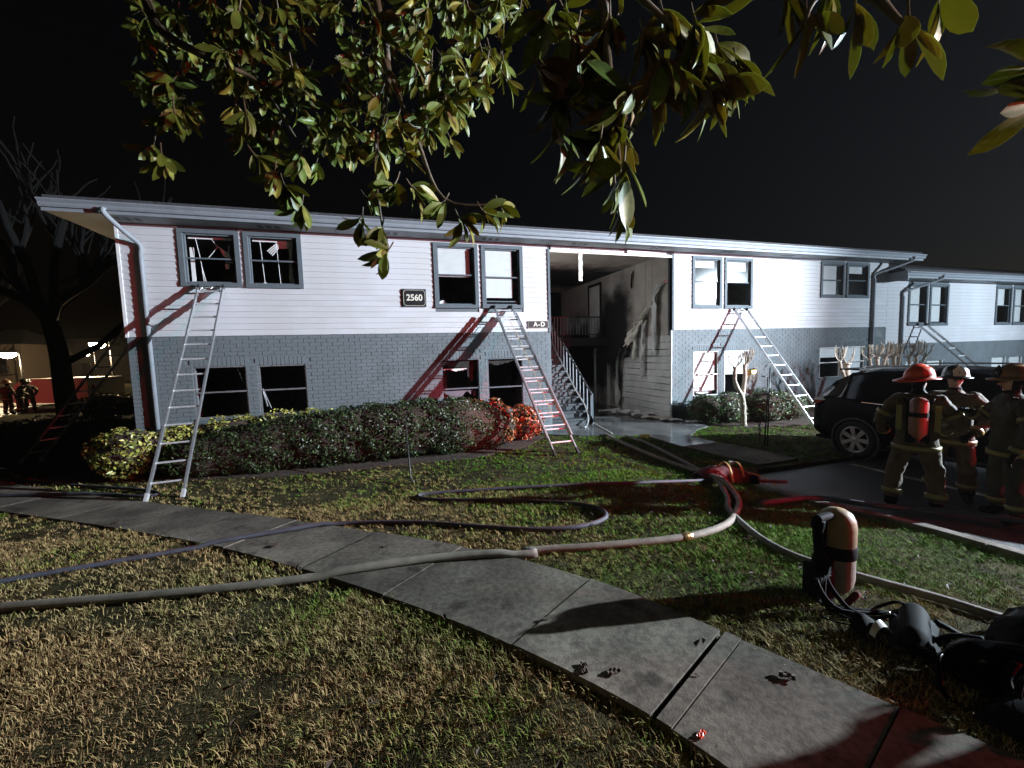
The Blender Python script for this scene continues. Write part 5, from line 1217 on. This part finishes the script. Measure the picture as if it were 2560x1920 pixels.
for i in range(13):
    t = i/12; g.append([b+Vector(((u/12-0.5)*0.50+0.1*(t-0.5), (t-0.5)*0.95, 0.34*(math.sin(math.pi*u/12)**0.5)*(math.sin(math.pi*(0.03+0.94*t))**0.35)+0.015*math.sin(i*1.7+u*2.1))) for u in range(13)])
MB().sheet(g).build('body', M['carpaint'], bag, True)
m = MB()
for s in (-0.16, 0.16): MB().tube(smooth_path([b+Vector((-0.24, s, 0.10)), b+Vector((-0.20, s*1.1, 0.27)), b+Vector((-0.05, s*1.1, 0.37)), b+Vector((0.12, s, 0.33))], 5), 0.02, 6, flat=0.4).build('handle', M['rubber'], bag, True)
MB().tube(smooth_path([b+Vector((-0.05, -0.40, 0.28)), b+Vector((-0.06, 0, 0.35)), b+Vector((0, 0.40, 0.29))], 6), 0.008, 5).build('zip', M['alu'], bag, True)
# red bag at the lot corner
b = Vector((5.05, 5.02, 0.10))
bag = thing('gear_bag', 'red rescue bag with yellow straps lying at the parking lot corner', 'bag', b)
g = []
for i in range(13):
    t = i/12; g.append([b+Vector(((t-0.5)*0.85, (u/10-0.5)*0.42-0.25*(t-0.5), 0.30*(1-0.45*t)*(math.sin(math.pi*u/10)**0.5)*(math.sin(math.pi*(0.03+0.94*t))**0.4)+0.02*math.sin(i*1.9+u*1.3)-0.05)) for u in range(11)])
MB().sheet(g).build('body', M['redbag'], bag, True)
m = MB()
for x0_ in (-0.08, 0.14): m.tube(smooth_path([b+Vector((x0_, -0.22, 0.0)), b+Vector((x0_+0.02, -0.12, 0.20)), b+Vector((x0_+0.04, 0.02, 0.25-0.1*x0_)), b+Vector((x0_+0.04, 0.18, 0.12))], 5), 0.018, 6, flat=0.4)
m.tube(smooth_path([b+Vector((0.25, -0.15, 0.10)), b+Vector((0.40, -0.25, 0.06)), b+Vector((0.48, -0.33, 0.0)), b+Vector((0.62, -0.36, -0.10))], 5), 0.014, 6, flat=0.5)
m.build('strap', M['webbing'], bag, True)
MB().box(b.x+0.02, b.x+0.08, b.y-0.06, b.y-0.02, b.z+0.22, b.z+0.27).build('buckle', M['chrome'], bag)
m = MB(); m.lathe([(0.12, 0), (0.13, 0.03), (0.10, 0.10), (0.05, 0.13), (0.001, 0.135)], (b.x+0.30, b.y-0.18, b.z-0.06), 14); m.build('side_pocket', M['rubber'], bag, True)

# ================================================================== HOSES
def hose(label, pts, r, mat, coil_pts=True, stripe=None, lift=0.0):
    P = []
    for (x, y, l_) in pts:
        g_ = gpt(x, y); P.append(Vector((g_.x, g_.y, g_.z+r*0.9+l_+0.012)))
    P = smooth_path(P, 7)
    for p in P:
        inp = inpoly(PATHPOLY, [p.x], [p.y])[0]; z = float(gz(p.x, p.y))+(0.037 if inp else 0.012)+r*0.95
        if inpoly(LOT, [p.x], [p.y])[0]: z = max(-0.02+r, 0.113+r if p.x < 5.6 and False else -0.02+r)
        p.z = max(p.z, z)
    root = thing('fire_hose', label, 'hose', P[len(P)//2])
    m = MB().tube(P, r, 12); m.build('jacket', M[mat], root, True)
    if stripe:
        s = MB().tube([p+Vector((0, 0, r*0.78)) for p in P], r*0.30, 8, flat=0.75); s.build('stripe', M[stripe], root, True)
    return root, P
e8 = lambda a, b, l=0.0: (1260+a*0.5877, 940+b*0.5877, l)
dd = lambda a, b, l=0.0: (a*KD, b*KD, l)
h1, P1 = hose('thick tan supply hose crossing the footpath and looping up to the breezeway', [dd(-160, 1340), dd(0, 1325), dd(250, 1305), dd(500, 1282), dd(700, 1257), dd(950, 1222), dd(1150, 1207), e8(100, 765), e8(400, 745), e8(700, 715), e8(850, 688), e8(950, 645), e8(988, 595), e8(1000, 550), e8(975, 505), e8(930, 472, 0.07), e8(880, 448, 0.05), e8(700, 375), e8(560, 318), e8(470, 275), e8(430, 255)], 0.035, 'hose')
for k in (46, 66):
    if k < len(P1)-1:
        d_ = (P1[k+1]-P1[k]).normalized(); m = MB(); m.tube([P1[k]-d_*0.05, P1[k]-d_*0.02, P1[k]+d_*0.02, P1[k]+d_*0.05], [0.038, 0.045, 0.045, 0.038], 14); m.build('coupling', M['brass'] if k == 66 else M['hose2'], h1)
hose('grey hose passing behind the yellow cylinder and crossing the tan hose', [e8(2300, 1100), e8(2100, 1050), e8(1830, 965), e8(1480, 868), e8(1240, 790), e8(1100, 715), e8(1010, 640), e8(955, 580), e8(952, 540), e8(935, 500), e8(900, 455, 0.02), e8(820, 405), e8(700, 340), e8(600, 290), e8(520, 262)], 0.032, 'hose2')
hose('blue grey hose with red stripe looping on the lawn from the picture edge', [dd(-160, 1300), dd(0, 1265), dd(200, 1230), dd(400, 1195), dd(600, 1160), dd(740, 1138), dd(900, 1136), dd(1050, 1146), dd(1150, 1151), dd(1240, 1147), dd(1295, 1133), dd(1309, 1117), dd(1280, 1101), dd(1200, 1091), dd(1050, 1086), dd(940, 1085), dd(906, 1080), dd(925, 1072), dd(1100, 1060), dd(1350, 1049), dd(1560, 1042), dd(1700, 1046)], 0.025, 'hoseblue', stripe='hosered')
hose('thin dark hose along the far edge of the footpath', [dd(-150, 1090), dd(0, 1079), dd(110, 1076), dd(220, 1073), dd(300, 1077), dd(345, 1072), dd(300, 1062), dd(150, 1052), dd(30, 1040)], 0.026, 'hoseblue')
hose('wet hose lying across the dark parking lot', [dd(1640, 1095), dd(1760, 1083), dd(1900, 1100), dd(2050, 1112), dd(2250, 1140), dd(2400, 1170)], 0.035, 'hoseblue')
# stair hose hanging over the steps
sh = thing('stair_hose', 'pale hose draped over the breezeway stairs', 'hose', (5.3, 10.3, 0.07))
pts = smooth_path([(5.40, 13.2, 2.68), (5.36, 12.4, 2.06), (5.36, 11.6, 1.42), (5.34, 11.0, 0.98), (5.40, 10.6, 0.62), (5.36, 10.3, 0.32), (5.2, 10.05, 0.11), (5.0, 9.8, 0.10)], 6)
MB().tube(pts, 0.024, 8).build('jacket', M['alu'], sh, True)
rp = thing('rope', 'thin pale rope trailing from the stair post to the lawn', 'rope', (5.4, 9.6, 0.08))
MB().tube(smooth_path([(5.48, 10.25, 0.12), (5.5, 10.0, 0.085), (5.42, 9.6, 0.085), (5.35, 9.2, 0.085), (5.25, 8.8, 0.09)], 5), 0.009, 6).build('strand', M['letter'], rp, True)

# ================================================================== TOOLS AND SCRAPS
tp = thing('hook_pole', 'black pole with a hooked top standing in the lawn beyond the kerb', 'tool', (7.59, 6.47, 0.04))
m = MB(); m.tube([(7.59, 6.47, 0.0), (7.60, 6.47, 0.9), (7.62, 6.47, 1.72)], 0.014, 8); m.build('shaft', M['black'], tp, True)
m = MB(); m.tube(smooth_path([(7.44, 6.47, 1.68), (7.50, 6.47, 1.75), (7.56, 6.47, 1.785), (7.65, 6.47, 1.80), (7.78, 6.47, 1.795)], 4), [0.006]*5+[0.014]*10+[0.008]*2, 6); m.build('hook', M['black'], tp, True)
tp = thing('hook_pole', 'short black pole with a cross bar beside the hooked pole', 'tool', (7.72, 6.6, 0.04))
m = MB(); m.tube([(7.60, 6.55, 0.0), (7.70, 6.6, 0.8), (7.74, 6.62, 1.52)], 0.014, 8); m.build('shaft', M['black'], tp, True)
m = MB(); m.tube([(7.55, 6.6, 1.535), (7.80, 6.62, 1.52)], 0.013, 6); m.build('cross_bar', M['black'], tp, True)
tp = thing('pike_pole', 'thin dark pike pole leaning on the long hedge', 'tool', (0.55, 7.5, 0.05))
a, b_ = gd(888, 1044), Vector((0.22, 8.35, 1.02))
m = MB(); m.tube([a+Vector((0, 0, 0.02)), b_], 0.013, 8); m.build('shaft', M['dark'], tp, True)
m = MB(); m.tube([a+Vector((0.0, 0, 0.10)), a+Vector((0.03, -0.01, 0.02)), a+Vector((0.05, -0.02, 0.04))], 0.012, 6); m.build('head', M['alu'], tp, True)
def scrap(name, label, cat, x, y, z, sx_, sy_, mat, n=5, crumple=0.03, rz=0.0, group=None):
    g = []; R_ = Matrix.Rotation(rz, 3, 'Z')
    for i in range(n+1):
        row = []
        for j in range(n+1):
            p = R_ @ Vector(((i/n-0.5)*sx_, (j/n-0.5)*sy_, 0)); row.append((x+p.x, y+p.y, z+crumple*(0.5+0.5*math.sin(i*2.1+j*1.4+rz*3))))
        g.append(row)
    o = MB().sheet(g).build(name, M[mat]); tag(o, label, cat, group); sd = o.modifiers.new('thick', 'SOLIDIFY'); sd.thickness = 0.008
    return o
scrap('yellow_scrap', 'crumpled yellow scrap on the lawn before the wet walk', 'scrap', 5.62, 7.95, 0.10, 0.20, 0.16, 'paper', crumple=0.09)
GD = 'fallen cladding in the breezeway'
for i, (x, y, sx_, sy_, rz, mat, lb) in enumerate([(7.2, 12.2, 0.9, 0.22, 0.15, 'sootplank', 'flat pale board lying deepest in the breezeway'), (7.35, 11.5, 0.9, 0.35, -0.3, 'white', 'buckled white cladding sheet on the breezeway floor'), (7.6, 10.8, 0.8, 0.3, -0.5, 'sootplank', 'crumpled cladding heap at the foot of the scorched wall'),
        (7.65, 10.25, 0.9, 0.25, -0.75, 'letter', 'cream trim piece by the scorched wall base'), (7.75, 9.75, 0.6, 0.16, -0.6, 'white', 'small white cladding offcut outside the breezeway corner'), (8.15, 9.2, 0.55, 0.12, -0.2, 'white', 'long white strip on the ground before the dark hedge')]):
    scrap('cladding_debris', lb, 'debris', x, y, 0.085, sx_, sy_, mat, 6, 0.10 if i in (1, 2) else 0.05, rz, GD)
GL = 'fallen leaves on the footpath'
for i, (x, y, lb) in enumerate([(250, 1137, 'dead leaf on the footpath near the first ladder'), (597, 1187, 'brown curled leaf on the middle of the footpath'), (645, 1238, 'small leaf at the lawn edge beside the tan hose'), (1325, 1470, 'dark curled leaf beside the wide footpath joint'), (1262, 1462, 'thin dead leaf at the footpath edge'), (1700, 1478, 'pair of leaf crumbs on the nearest slab')]):
    p = gd(x, y); scrap('fallen_leaf', lb, 'leaf', p.x, p.y, p.z+0.038, 0.075, 0.035, 'deadleaf', 4, 0.012, i*1.1, GL)
p = gd(1515, 1603); scrap('red_scrap', 'small bright red scrap in the grass at the bottom edge', 'scrap', p.x, p.y, p.z+0.03, 0.05, 0.022, 'helmred', 4, 0.008, 0.4)

# ================================================================== BEYOND THE LEFT CORNER
far = thing('parked_van', 'long white van lit red behind the bare tree', 'van', (-21.6, 33, -0.4))
def vb(m, x0, x1, y0, y1, z0, z1): m.box(x0, x1, y0, y1, z0, z1)
a = gpt(25, 1022, -0.4); b_ = gpt(225, 1022, -0.4)
ax = (b_-a).normalized(); ay = Vector((-ax.y, ax.x, 0)); Lv = (b_-a).length
def P(s, t, z): return a+ax*s+ay*t+Vector((0, 0, z))
prof = [(0.0, 0.35), (0.0, 0.95), (0.25, 1.15), (0.95, 1.70), (1.4, 1.82), (Lv-0.1, 1.84), (Lv, 1.7), (Lv, 0.35)]
m = MB(); n = len(prof); m.add([P(s, 0, z) for s, z in prof]+[P(s, 1.9, z) for s, z in prof], [tuple(range(n)), tuple(range(n, 2*n))[::-1]]+[(i, n+i, n+(i+1) % n, (i+1) % n) for i in range(n)])
vbody = m.build('body', M['vanwhite'], far)
m = MB(); m.add([P(1.0, -0.01, 1.2), P(1.9, -0.01, 1.2), P(1.9, -0.01, 1.62), P(1.25, -0.01, 1.62)], [(0, 1, 2, 3)]); m.build('side_window', M['carglass'], vbody)
m = MB(); m.bar(P(0.1, -0.012, 0.92), P(Lv-0.05, -0.012, 0.92), 0.01, 0.03); m.build('belt_trim', M['vanwhite'], vbody)
for s in (1.0, Lv-1.1):
    m = MB(); mt = Matrix.Rotation(R(90), 4, 'X'); mt = Matrix.Rotation(math.atan2(ax.y, ax.x), 4, 'Z') @ mt
    m.lathe([(0.001, 0.03), (0.2, 0.03), (0.36, 0.04), (0.36, -0.18), (0.2, -0.2)], P(s, 0, 0.36), 20, mat=mt); m.build('wheel', M['tyre'], far, True)
m = MB(); m.add([P(Lv+0.01, 0.2, 0.9), P(Lv+0.01, 0.35, 0.9), P(Lv+0.01, 0.35, 1.4), P(Lv+0.01, 0.2, 1.4)], [(0, 1, 2, 3)]); m.build('tail_lamp', M['tail'], far)
# street lamps
def street_lamp(label, px_, py_, dep, hgt_head=0.13, power=220, arm=0.6, r=0.22):
    p = at_depth(px_, py_, dep); zb = float(gz(p.x, p.y)); d = Vector((1, 0.2, 0)).normalized()
    base = Vector((p.x, p.y, zb))+d*arm
    root = thing('street_lamp', label, 'street lamp', base, 0, 'lit street lamps behind the building')
    m = MB(); m.tube([base, Vector((base.x, base.y, p.z+0.05)), ], [0.07, 0.05], 8); m.build('pole', M['dark'], root, True)
    m = MB(); m.tube(smooth_path([Vector((base.x, base.y, p.z+0.02)), Vector((base.x, base.y, p.z+0.22))-d*0.1, p+Vector((0, 0, 0.2))], 4), 0.035, 6); m.build('arm', M['dark'], root, True)
    m = MB(); m.lathe([(0.001, 0.20), (0.10, 0.18), (r*1.1, 0.06), (r*1.15, 0.03)], p, 16); m.build('hood', M['dark'], root, True)
    m = MB(); m.lathe([(r, 0.03), (r*1.02, -0.08), (r*0.8, -0.22), (r*0.4, -0.30), (0.001, -0.32)], p, 16); m.build('bulb_cover', M['lampglow'], root, True)
    lamp('street_lamp_bulb', 'POINT', (p.x, p.y, p.z-0.4), power, (1.0, 0.74, 0.42), radius=0.2)
street_lamp('bright street lamp between the bare tree and the building corner', 243, 859, 26, power=2200, r=0.38)
street_lamp('bright street lamp over the beige house at the picture edge', 18, 884, 28, power=1800, r=0.42)
street_lamp('small distant street lamp lower than its bright neighbour', 218, 883, 46, power=1800, r=0.2)
# beige house and dark hall behind
hs = thing('far_house', 'beige house with balcony at the left picture edge', 'house', (-36, 44, -0.4))
a = gpt(-40, 950, 0.2); b_ = at_depth(62, 950, 50); a = at_depth(-60, 950, 50)
m = MB(); m.box(a.x, b_.x, min(a.y, b_.y), max(a.y, b_.y)+6, -0.5, 5.0); m.build('wall', M['beige'], hs)
m = MB(); m.add([(a.x-0.5, min(a.y, b_.y)-0.5, 5.0), (b_.x+0.5, min(a.y, b_.y)-0.5, 5.0), (b_.x+0.5, max(a.y, b_.y)+6.5, 5.0), (a.x-0.5, max(a.y, b_.y)+6.5, 5.0), (a.x+2, b_.y+4, 7.0), (b_.x-2, b_.y+4, 7.0)], [(0, 1, 5, 4), (1, 2, 5), (2, 3, 4, 5), (3, 0, 4), (3, 2, 1, 0)]); m.build('roof', M['farroof'], hs)
yb = min(a.y, b_.y)
bm_ = MB()
for k in range(9): bm_.box(b_.x-3.2+k*0.3, b_.x-3.2+k*0.3+0.04, yb-0.9, yb-0.86, 1.3, 2.3)
bm_.box(b_.x-3.25, b_.x-0.75, yb-0.92, yb-0.84, 2.3, 2.36); bm_.box(b_.x-3.25, b_.x-0.75, yb-0.92, yb-0.02, 1.2, 1.3); bm_.build('balcony', M['darkbark'], hs)
m = MB(); m.tube([(b_.x-0.6, yb-0.1, -0.4), (b_.x-0.6, yb-0.1, 5.0)], 0.06, 6); m.build('downpipe', M['darkbark'], hs)
m = MB(); m.box(b_.x-2.6, b_.x-1.5, yb-0.03, yb-0.005, 1.4, 3.5); m.build('window', M['carglass'], hs)
hs = thing('far_house', 'dark unlit house with gabled roof behind the bare tree', 'house', (-30, 58, -0.4))
a = at_depth(40, 940, 60); b_ = at_depth(330, 940, 60); yb = min(a.y, b_.y)
m = MB(); m.box(a.x, b_.x, yb, yb+9, -0.5, 3.6); m.build('wall', M['farroof'], hs)
xm = a.x*0.55+b_.x*0.45
m = MB(); m.add([(a.x-0.6, yb-0.6, 3.6), (b_.x+0.6, yb-0.6, 3.6), (b_.x+0.6, yb+9.6, 3.6), (a.x-0.6, yb+9.6, 3.6), (a.x-0.6, yb+4.5, 6.2), (b_.x+0.6, yb+4.5, 6.2)], [(0, 1, 5, 4), (2, 3, 4, 5), (1, 2, 5), (3, 0, 4), (3, 2, 1, 0)]); m.build('roof', M['farroof'], hs)
m = MB(); m.add([(xm-3, yb-0.8, 3.7), (xm+3, yb-0.8, 3.7), (xm, yb-0.8, 5.2), (xm, yb+3, 5.2)], [(0, 1, 2), (1, 3, 2), (0, 2, 3)]); m.build('porch_gable', M['beige'], hs)
for k in range(3): MB().box(xm-5+k*4.2, xm-4+k*4.2, yb-0.03, yb-0.005, 0.8, 2.4).build('window', M['carglass'], hs)
# street beyond and its verge
structure(MB().add([(-60, 24, -0.385), (-7, 24, -0.385), (-7, 31, -0.385), (-60, 40, -0.385)], [(0, 1, 2, 3)]).build('street', M['asphalt']))
structure(MB().add([(-60, 40.2, -0.33), (-7, 31.2, -0.33), (-7, 33.5, -0.33), (-60, 43, -0.33)], [(0, 1, 2, 3)]).build('verge', M['kerb']))
# shrubs by the street
shrub('shrub', 'low rounded shrub beside the street under the lamp', 'shrub', [(-13.5, 24.5, 0.1, 1.1, 0.9, 0.75), (-12.3, 25.0, 0.1, 0.9, 0.8, 0.65)], 1600, 0.09, YG, 31)
shrub('shrub', 'dark round shrub next to the building corner in the distance', 'shrub', [(-9.4, 21.0, 0.45, 0.8, 0.8, 0.8)], 1200, 0.08, DG, 32)

# big bare tree on the left
def bare_tree(label, base, seedv, h=13.0, r0=0.42):
    r_ = random.Random(seedv); root = thing('bare_tree', label, 'tree', base)
    tr_ = MB(); cr_ = MB()
    b = Vector(base); P0_ = smooth_path([b+Vector((0, 0, -0.1)), b+Vector((-0.05, 0, 1.5)), b+Vector((-0.1, 0, 3.4)), b+Vector((-0.35, 0, 5.2))], 5)
    tr_.tube(P0_, [r0*1.25]+[r0*(1.1-0.3*i/len(P0_)) for i in range(len(P0_)-1)], 12)
    def grow(p, d, L, r, lev):
        n = 5; pts = [p]
        for i in range(n):
            d = (d+Vector((r_.uniform(-.25, .25), r_.uniform(-.25, .25), r_.uniform(-.05, .2)))).normalized(); pts.append(pts[-1]+d*(L/n))
        (tr_ if lev == 0 else cr_).tube(pts, [r*(1-0.55*i/n) for i in range(n+1)], 7 if lev < 2 else 4)
        if lev < 2:
            for k in range(r_.randint(3, 4) if lev < 2 else 3):
                q = pts[r_.randint(2, n)]; dd_ = (d+Vector((r_.uniform(-1, 1), r_.uniform(-1, 1), r_.uniform(-0.1, 0.8)))).normalized(); grow(q, dd_, L*r_.uniform(0.5, 0.75), r*0.45, lev+1)
    top = P0_[-1]
    grow(P0_[-8], Vector((0.85, 0.1, 0.45)), 4.2, 0.18, 0)
    for k in range(6):
        a_ = k*1.05+0.3; grow(P0_[-1-(k % 3)], Vector((math.cos(a_)*0.8, math.sin(a_)*0.7, r_.uniform(0.6, 1.2))).normalized(), 5.0, 0.22, 0)
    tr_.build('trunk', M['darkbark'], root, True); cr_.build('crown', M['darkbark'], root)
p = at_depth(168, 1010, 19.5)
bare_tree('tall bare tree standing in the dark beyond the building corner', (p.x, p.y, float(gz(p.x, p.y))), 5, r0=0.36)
p = at_depth(60, 1000, 40)
bare_tree('faint bare tree far behind the white van', (p.x-3, p.y, -0.4), 9, r0=0.3)

lamp('far_engine_beacon', 'SPOT', (-27, 22, 1.2), 1000, (1.0, 0.10, 0.08), (-21, 33, 0.2), R(60), 1.0, 0.15)

# ================================================================== MAGNOLIA OVERHEAD
mag = thing('magnolia_tree', 'magnolia tree whose glossy leafy branches hang across the top of the picture', 'tree', (-1.6, -2.4, 0.4))
def mag_leaf(L, Wd, bend, cup):
    n = 6; vs = []; top = []; ts = np.linspace(0, 1, n+1)
    def prof(t): return Wd*0.5*(math.sin(math.pi*min(1, t*0.94+0.03))**0.75)*(0.75+0.35*t)*(1 if t < 0.98 else 0.1)
    for t in ts:
        x = t*L; z = -bend*L*t*t
        for s in (-1, -0.5, 0, 0.5, 1): vs.append((x, s*prof(t), z+cup*abs(s)*prof(t)-(0.004 if s == 0 else 0)))
    k = len(vs); vs2 = vs+[(x, y, z-0.0022) for x, y, z in vs]
    ft = [(i*5+j, (i+1)*5+j, (i+1)*5+j+1, i*5+j+1) for i in range(n) for j in range(4)]
    fb = [tuple(q+k for q in f[::-1]) for f in ft]
    m = MB(); m.add(vs2, ft, 0); m.f += [tuple(f) for f in fb]; m.m += [1]*len(fb)
    return m
leaf_vars = []
for top_m in ('magtop', 'magtop', 'magtop', 'magtop2'):
    for (L, Wd, bd_, cp) in ((1.0, 0.40, 0.12, 0.25), (1.0, 0.36, 0.45, 0.45), (1.0, 0.44, 0.05, 0.15), (0.92, 0.34, -0.18, 0.55), (1.05, 0.38, 0.25, 0.10)):
        mb_ = mag_leaf(L, Wd, bd_, cp); leaf_vars.append((mb_, mb_.mesh('leaf', [M[top_m], M['magbot']], True)))
LEAVES = []
twm = MB(); rg = random.Random(99)
def rosette(p, axis, size, n):
    axis = Vector(axis).normalized(); a0 = rg.uniform(0, 6.28)
    s = axis.cross(Vector((0, 0, 1)))
    if s.length < 0.1: s = Vector((1, 0, 0))
    s.normalize(); u = s.cross(axis)
    for k in range(n):
        a = a0+k*2.4; sp = rg.uniform(0.45, 1.25) if k > 1 else rg.uniform(0.1, 0.4)
        d = (axis*math.cos(sp)+(s*math.cos(a)+u*math.sin(a))*math.sin(sp)); d.z -= rg.uniform(0.05, 0.45); d.normalize()
        nrm = (axis*0.25+Vector((0.75, -0.65, 0.2))+Vector((rg.gauss(0, .5), rg.gauss(0, .5), rg.gauss(0, .4)))); nrm = (nrm-d*nrm.dot(d))
        if nrm.length < 0.05: nrm = d.cross(s)
        nrm.normalize(); y = nrm.cross(d)
        L = size*rg.uniform(0.7, 1.2); o_ = p-axis*rg.uniform(0, 0.35)*size+d*0.015
        mt = Matrix(((d.x*L, y.x*L, nrm.x*L, o_.x), (d.y*L, y.y*L, nrm.y*L, o_.y), (d.z*L, y.z*L, nrm.z*L, o_.z), (0, 0, 0, 1)))
        LEAVES.append((rg.randrange(len(leaf_vars)), mt, o_))
def tip(x, y, dep, size, n=8, axis=None, stem=0.14, origin=None):
    p = at_depth(x*KD, y*KD, dep)
    ax_ = Vector(axis) if axis else Vector((rg.uniform(-0.5, 0.6), rg.uniform(-0.4, 0.3), rg.uniform(-0.9, 0.1)))
    rosette(p, ax_, size, n); ax_.normalize()
    q = p-ax_*stem*0.45+Vector((0, 0, stem*0.25))
    twm.tube(smooth_path([q, p-ax_*stem*0.25+Vector((0, 0, stem*0.05)), p], 3), [0.0045]*7, 5)
# big near clusters in the middle
for x, y, n in ((1180, 40, 9), (1240, 100, 9), (1320, 40, 9), (1290, 160, 9), (1345, 215, 10), (1330, 285, 9), (1290, 330, 8), (1345, 365, 8), (1215, 220, 8), (1180, 150, 8), (1240, 300, 7)):
    tip(x, y, rg.uniform(1.45, 1.75), 0.175, n); tip(x+rg.uniform(-50, 50), y+rg.uniform(-40, 30), rg.uniform(1.55, 1.9), 0.17, n-3)
tip(1345, 455, 1.65, 0.12, 7, (0.1, 0, -1)); tip(1330, 420, 1.7, 0.12, 6, (0.1, 0, -1))
for x, y, n in ((1440, 40, 9), (1510, 60, 9), (1600, 150, 8), (1500, 170, 8), (1410, 200, 8), (1480, 110, 8), (1560, 120, 7), (1570, 175, 9), (1540, 205, 9), (1440, 150, 8), (1400, 90, 8)): tip(x, y, rg.uniform(1.5, 1.8), 0.185, n+2, (0.5, 0, -0.6))
# right hand tips
for x, y, n in ((1745, 55, 5), (1700, 5, 5), (1850, 30, 4), (1965, 60, 6), (2030, 0, 4), (1790, -10, 5)): tip(x, y, rg.uniform(1.2, 1.4), 0.16, n, (0.2, 0, -0.8))
for x, y, n in ((2225, 150, 5), (2235, 215, 4)): tip(x, y, 1.15, 0.15, n, (-0.9, 0, -0.1))
# left canopy, further away
for x, y, n in ((620, 410, 9), (650, 450, 8), (590, 380, 7), (560, 340, 6), (640, 350, 7), (330, 320, 5), (350, 345, 5), (800, 430, 7), (820, 500, 9), (830, 545, 8), (780, 480, 6), (850, 400, 7), (950, 440, 7), (1000, 480, 8), (1050, 460, 8), (1085, 445, 6), (900, 410, 7), (960, 240, 9), (990, 215, 8), (1010, 160, 7), (880, 330, 7), (820, 340, 7)):
    tip(x, y, rg.uniform(2.3, 2.7), 0.135, n+3)
random_tips = 0
while random_tips < 255:
    x = rg.uniform(285, 1130); y = rg.uniform(-20, 360)
    lim = 190+130*math.sin((x-285)/850*3.1)+40*math.sin(x*0.021)+ (60 if 500 < x < 880 else 0)
    if y > lim or (x < 420 and y > 300): continue
    tip(x, y, rg.uniform(2.4, 3.6), 0.13, rg.randint(6, 9)); random_tips += 1
for k in range(24):  # upper reaches out of frame
    tip(rg.uniform(300, 950), rg.uniform(-420, -60), rg.uniform(2.2, 3.4), 0.14, 7)
order = sorted(range(len(LEAVES)), key=lambda i: -((LEAVES[i][1].col[0].to_3d().length)/max(0.3, (LEAVES[i][2]-Vector((0, 0, CAMZ))).dot(fwd)) if abs((LEAVES[i][2]-Vector((0, 0, CAMZ))).dot(upv)/(LEAVES[i][2]-Vector((0, 0, CAMZ))).dot(fwd)) < 0.95 else 0))
rest = MB()
for r_, i in enumerate(order):
    vi, mt, o_ = LEAVES[i]
    if r_ < 300:
        o = link(bpy.data.objects.new('leaf', leaf_vars[vi][1]), mag); o.matrix_world = mt
        o.matrix_basis = mt
    else:
        mb_ = leaf_vars[vi][0]; off = len(rest.v); cm = 0 if vi < 15 else 1
        rest.v += [tuple(mt @ Vector(v)) for v in mb_.v]; rest.f += [tuple(q+off for q in f) for f in mb_.f]; rest.m += [(2 if q == 1 else cm) for q in mb_.m]
o = rest.build('foliage', [M['magtop'], M['magtop2'], M['magbot']], mag, True); o['kind'] = 'stuff'
o = twm.build('twig', M['twig'], mag, True); o['kind'] = 'stuff'
# limbs reaching from a trunk behind the photographer
def limb(pts, r0, r1):
    P_ = smooth_path(pts, 5); n = len(P_); MB().tube(P_, [r0+(r1-r0)*i/(n-1) for i in range(n)], 8).build('branch', M['twig'], mag, True)
T = Vector((-1.6, -2.4, 0.35))
MB().tube(smooth_path([T, T+Vector((0.05, 0.05, 1.5)), T+Vector((0.1, 0.2, 3.2)), T+Vector((0.15, 0.4, 5.5))], 5), [0.24]+[0.2]*6+[0.17]*5+[0.12]*4, 12).build('trunk', M['darkbark'], mag, True)
C_ = lambda x, y, d: at_depth(x*KD, y*KD, d)
limb([T+Vector((0.1, 0.1, 2.8)), C_(200, -500, 2.2), C_(300, -60, 2.6), C_(345, 60, 2.6), C_(430, 115, 2.6), C_(480, 140, 2.6), C_(560, 180, 2.7), C_(640, 300, 2.6)], 0.045, 0.007)
limb([C_(430, 115, 2.6), C_(455, 95, 2.6), C_(475, 100, 2.6)], 0.010, 0.005)
limb([T+Vector((0.1, 0.2, 3.4)), C_(700, -480, 2.4), C_(800, -60, 2.7), C_(840, 160, 2.6), C_(810, 330, 2.5), C_(830, 520, 2.5)], 0.04, 0.005)
limb([C_(830, 130, 2.6), C_(900, 300, 2.6), C_(960, 430, 2.5), C_(1080, 440, 2.5)], 0.018, 0.005)
limb([T+Vector((0.15, 0.3, 4.0)), C_(1200, -520, 1.8), C_(1290, -80, 1.6), C_(1310, 100, 1.6), C_(1330, 260, 1.6), C_(1345, 440, 1.65)], 0.035, 0.004)
limb([C_(1290, -80, 1.6), C_(1400, 10, 1.65), C_(1500, 110, 1.65), C_(1560, 180, 1.65)], 0.018, 0.005)
limb([T+Vector((0.15, 0.35, 4.6)), C_(1700, -560, 1.5), C_(1850, -90, 1.3), C_(1900, 0, 1.3), C_(1960, 60, 1.3)], 0.05, 0.005)
limb([C_(1850, -90, 1.3), C_(1760, 0, 1.3), C_(1740, 50, 1.3)], 0.012, 0.005)

# ================================================================== SMOKY NIGHT AIR
hz_ = bpy.data.materials.new('haze'); hz_.use_nodes = True
hn = hz_.node_tree.nodes; hn.remove(hn['Principled BSDF'])
pv = hn.new('ShaderNodeVolumePrincipled'); pv.inputs['Color'].default_value = (0.85, 0.83, 0.80, 1); pv.inputs['Density'].default_value = 0.00020; pv.inputs['Anisotropy'].default_value = 0.3
hz_.node_tree.links.new(pv.outputs[0], hn['Material Output'].inputs['Volume'])
hb = MB().box(-75, 60, -14, 85, -2.0, 17).build('haze', hz_); hb['kind'] = 'stuff'
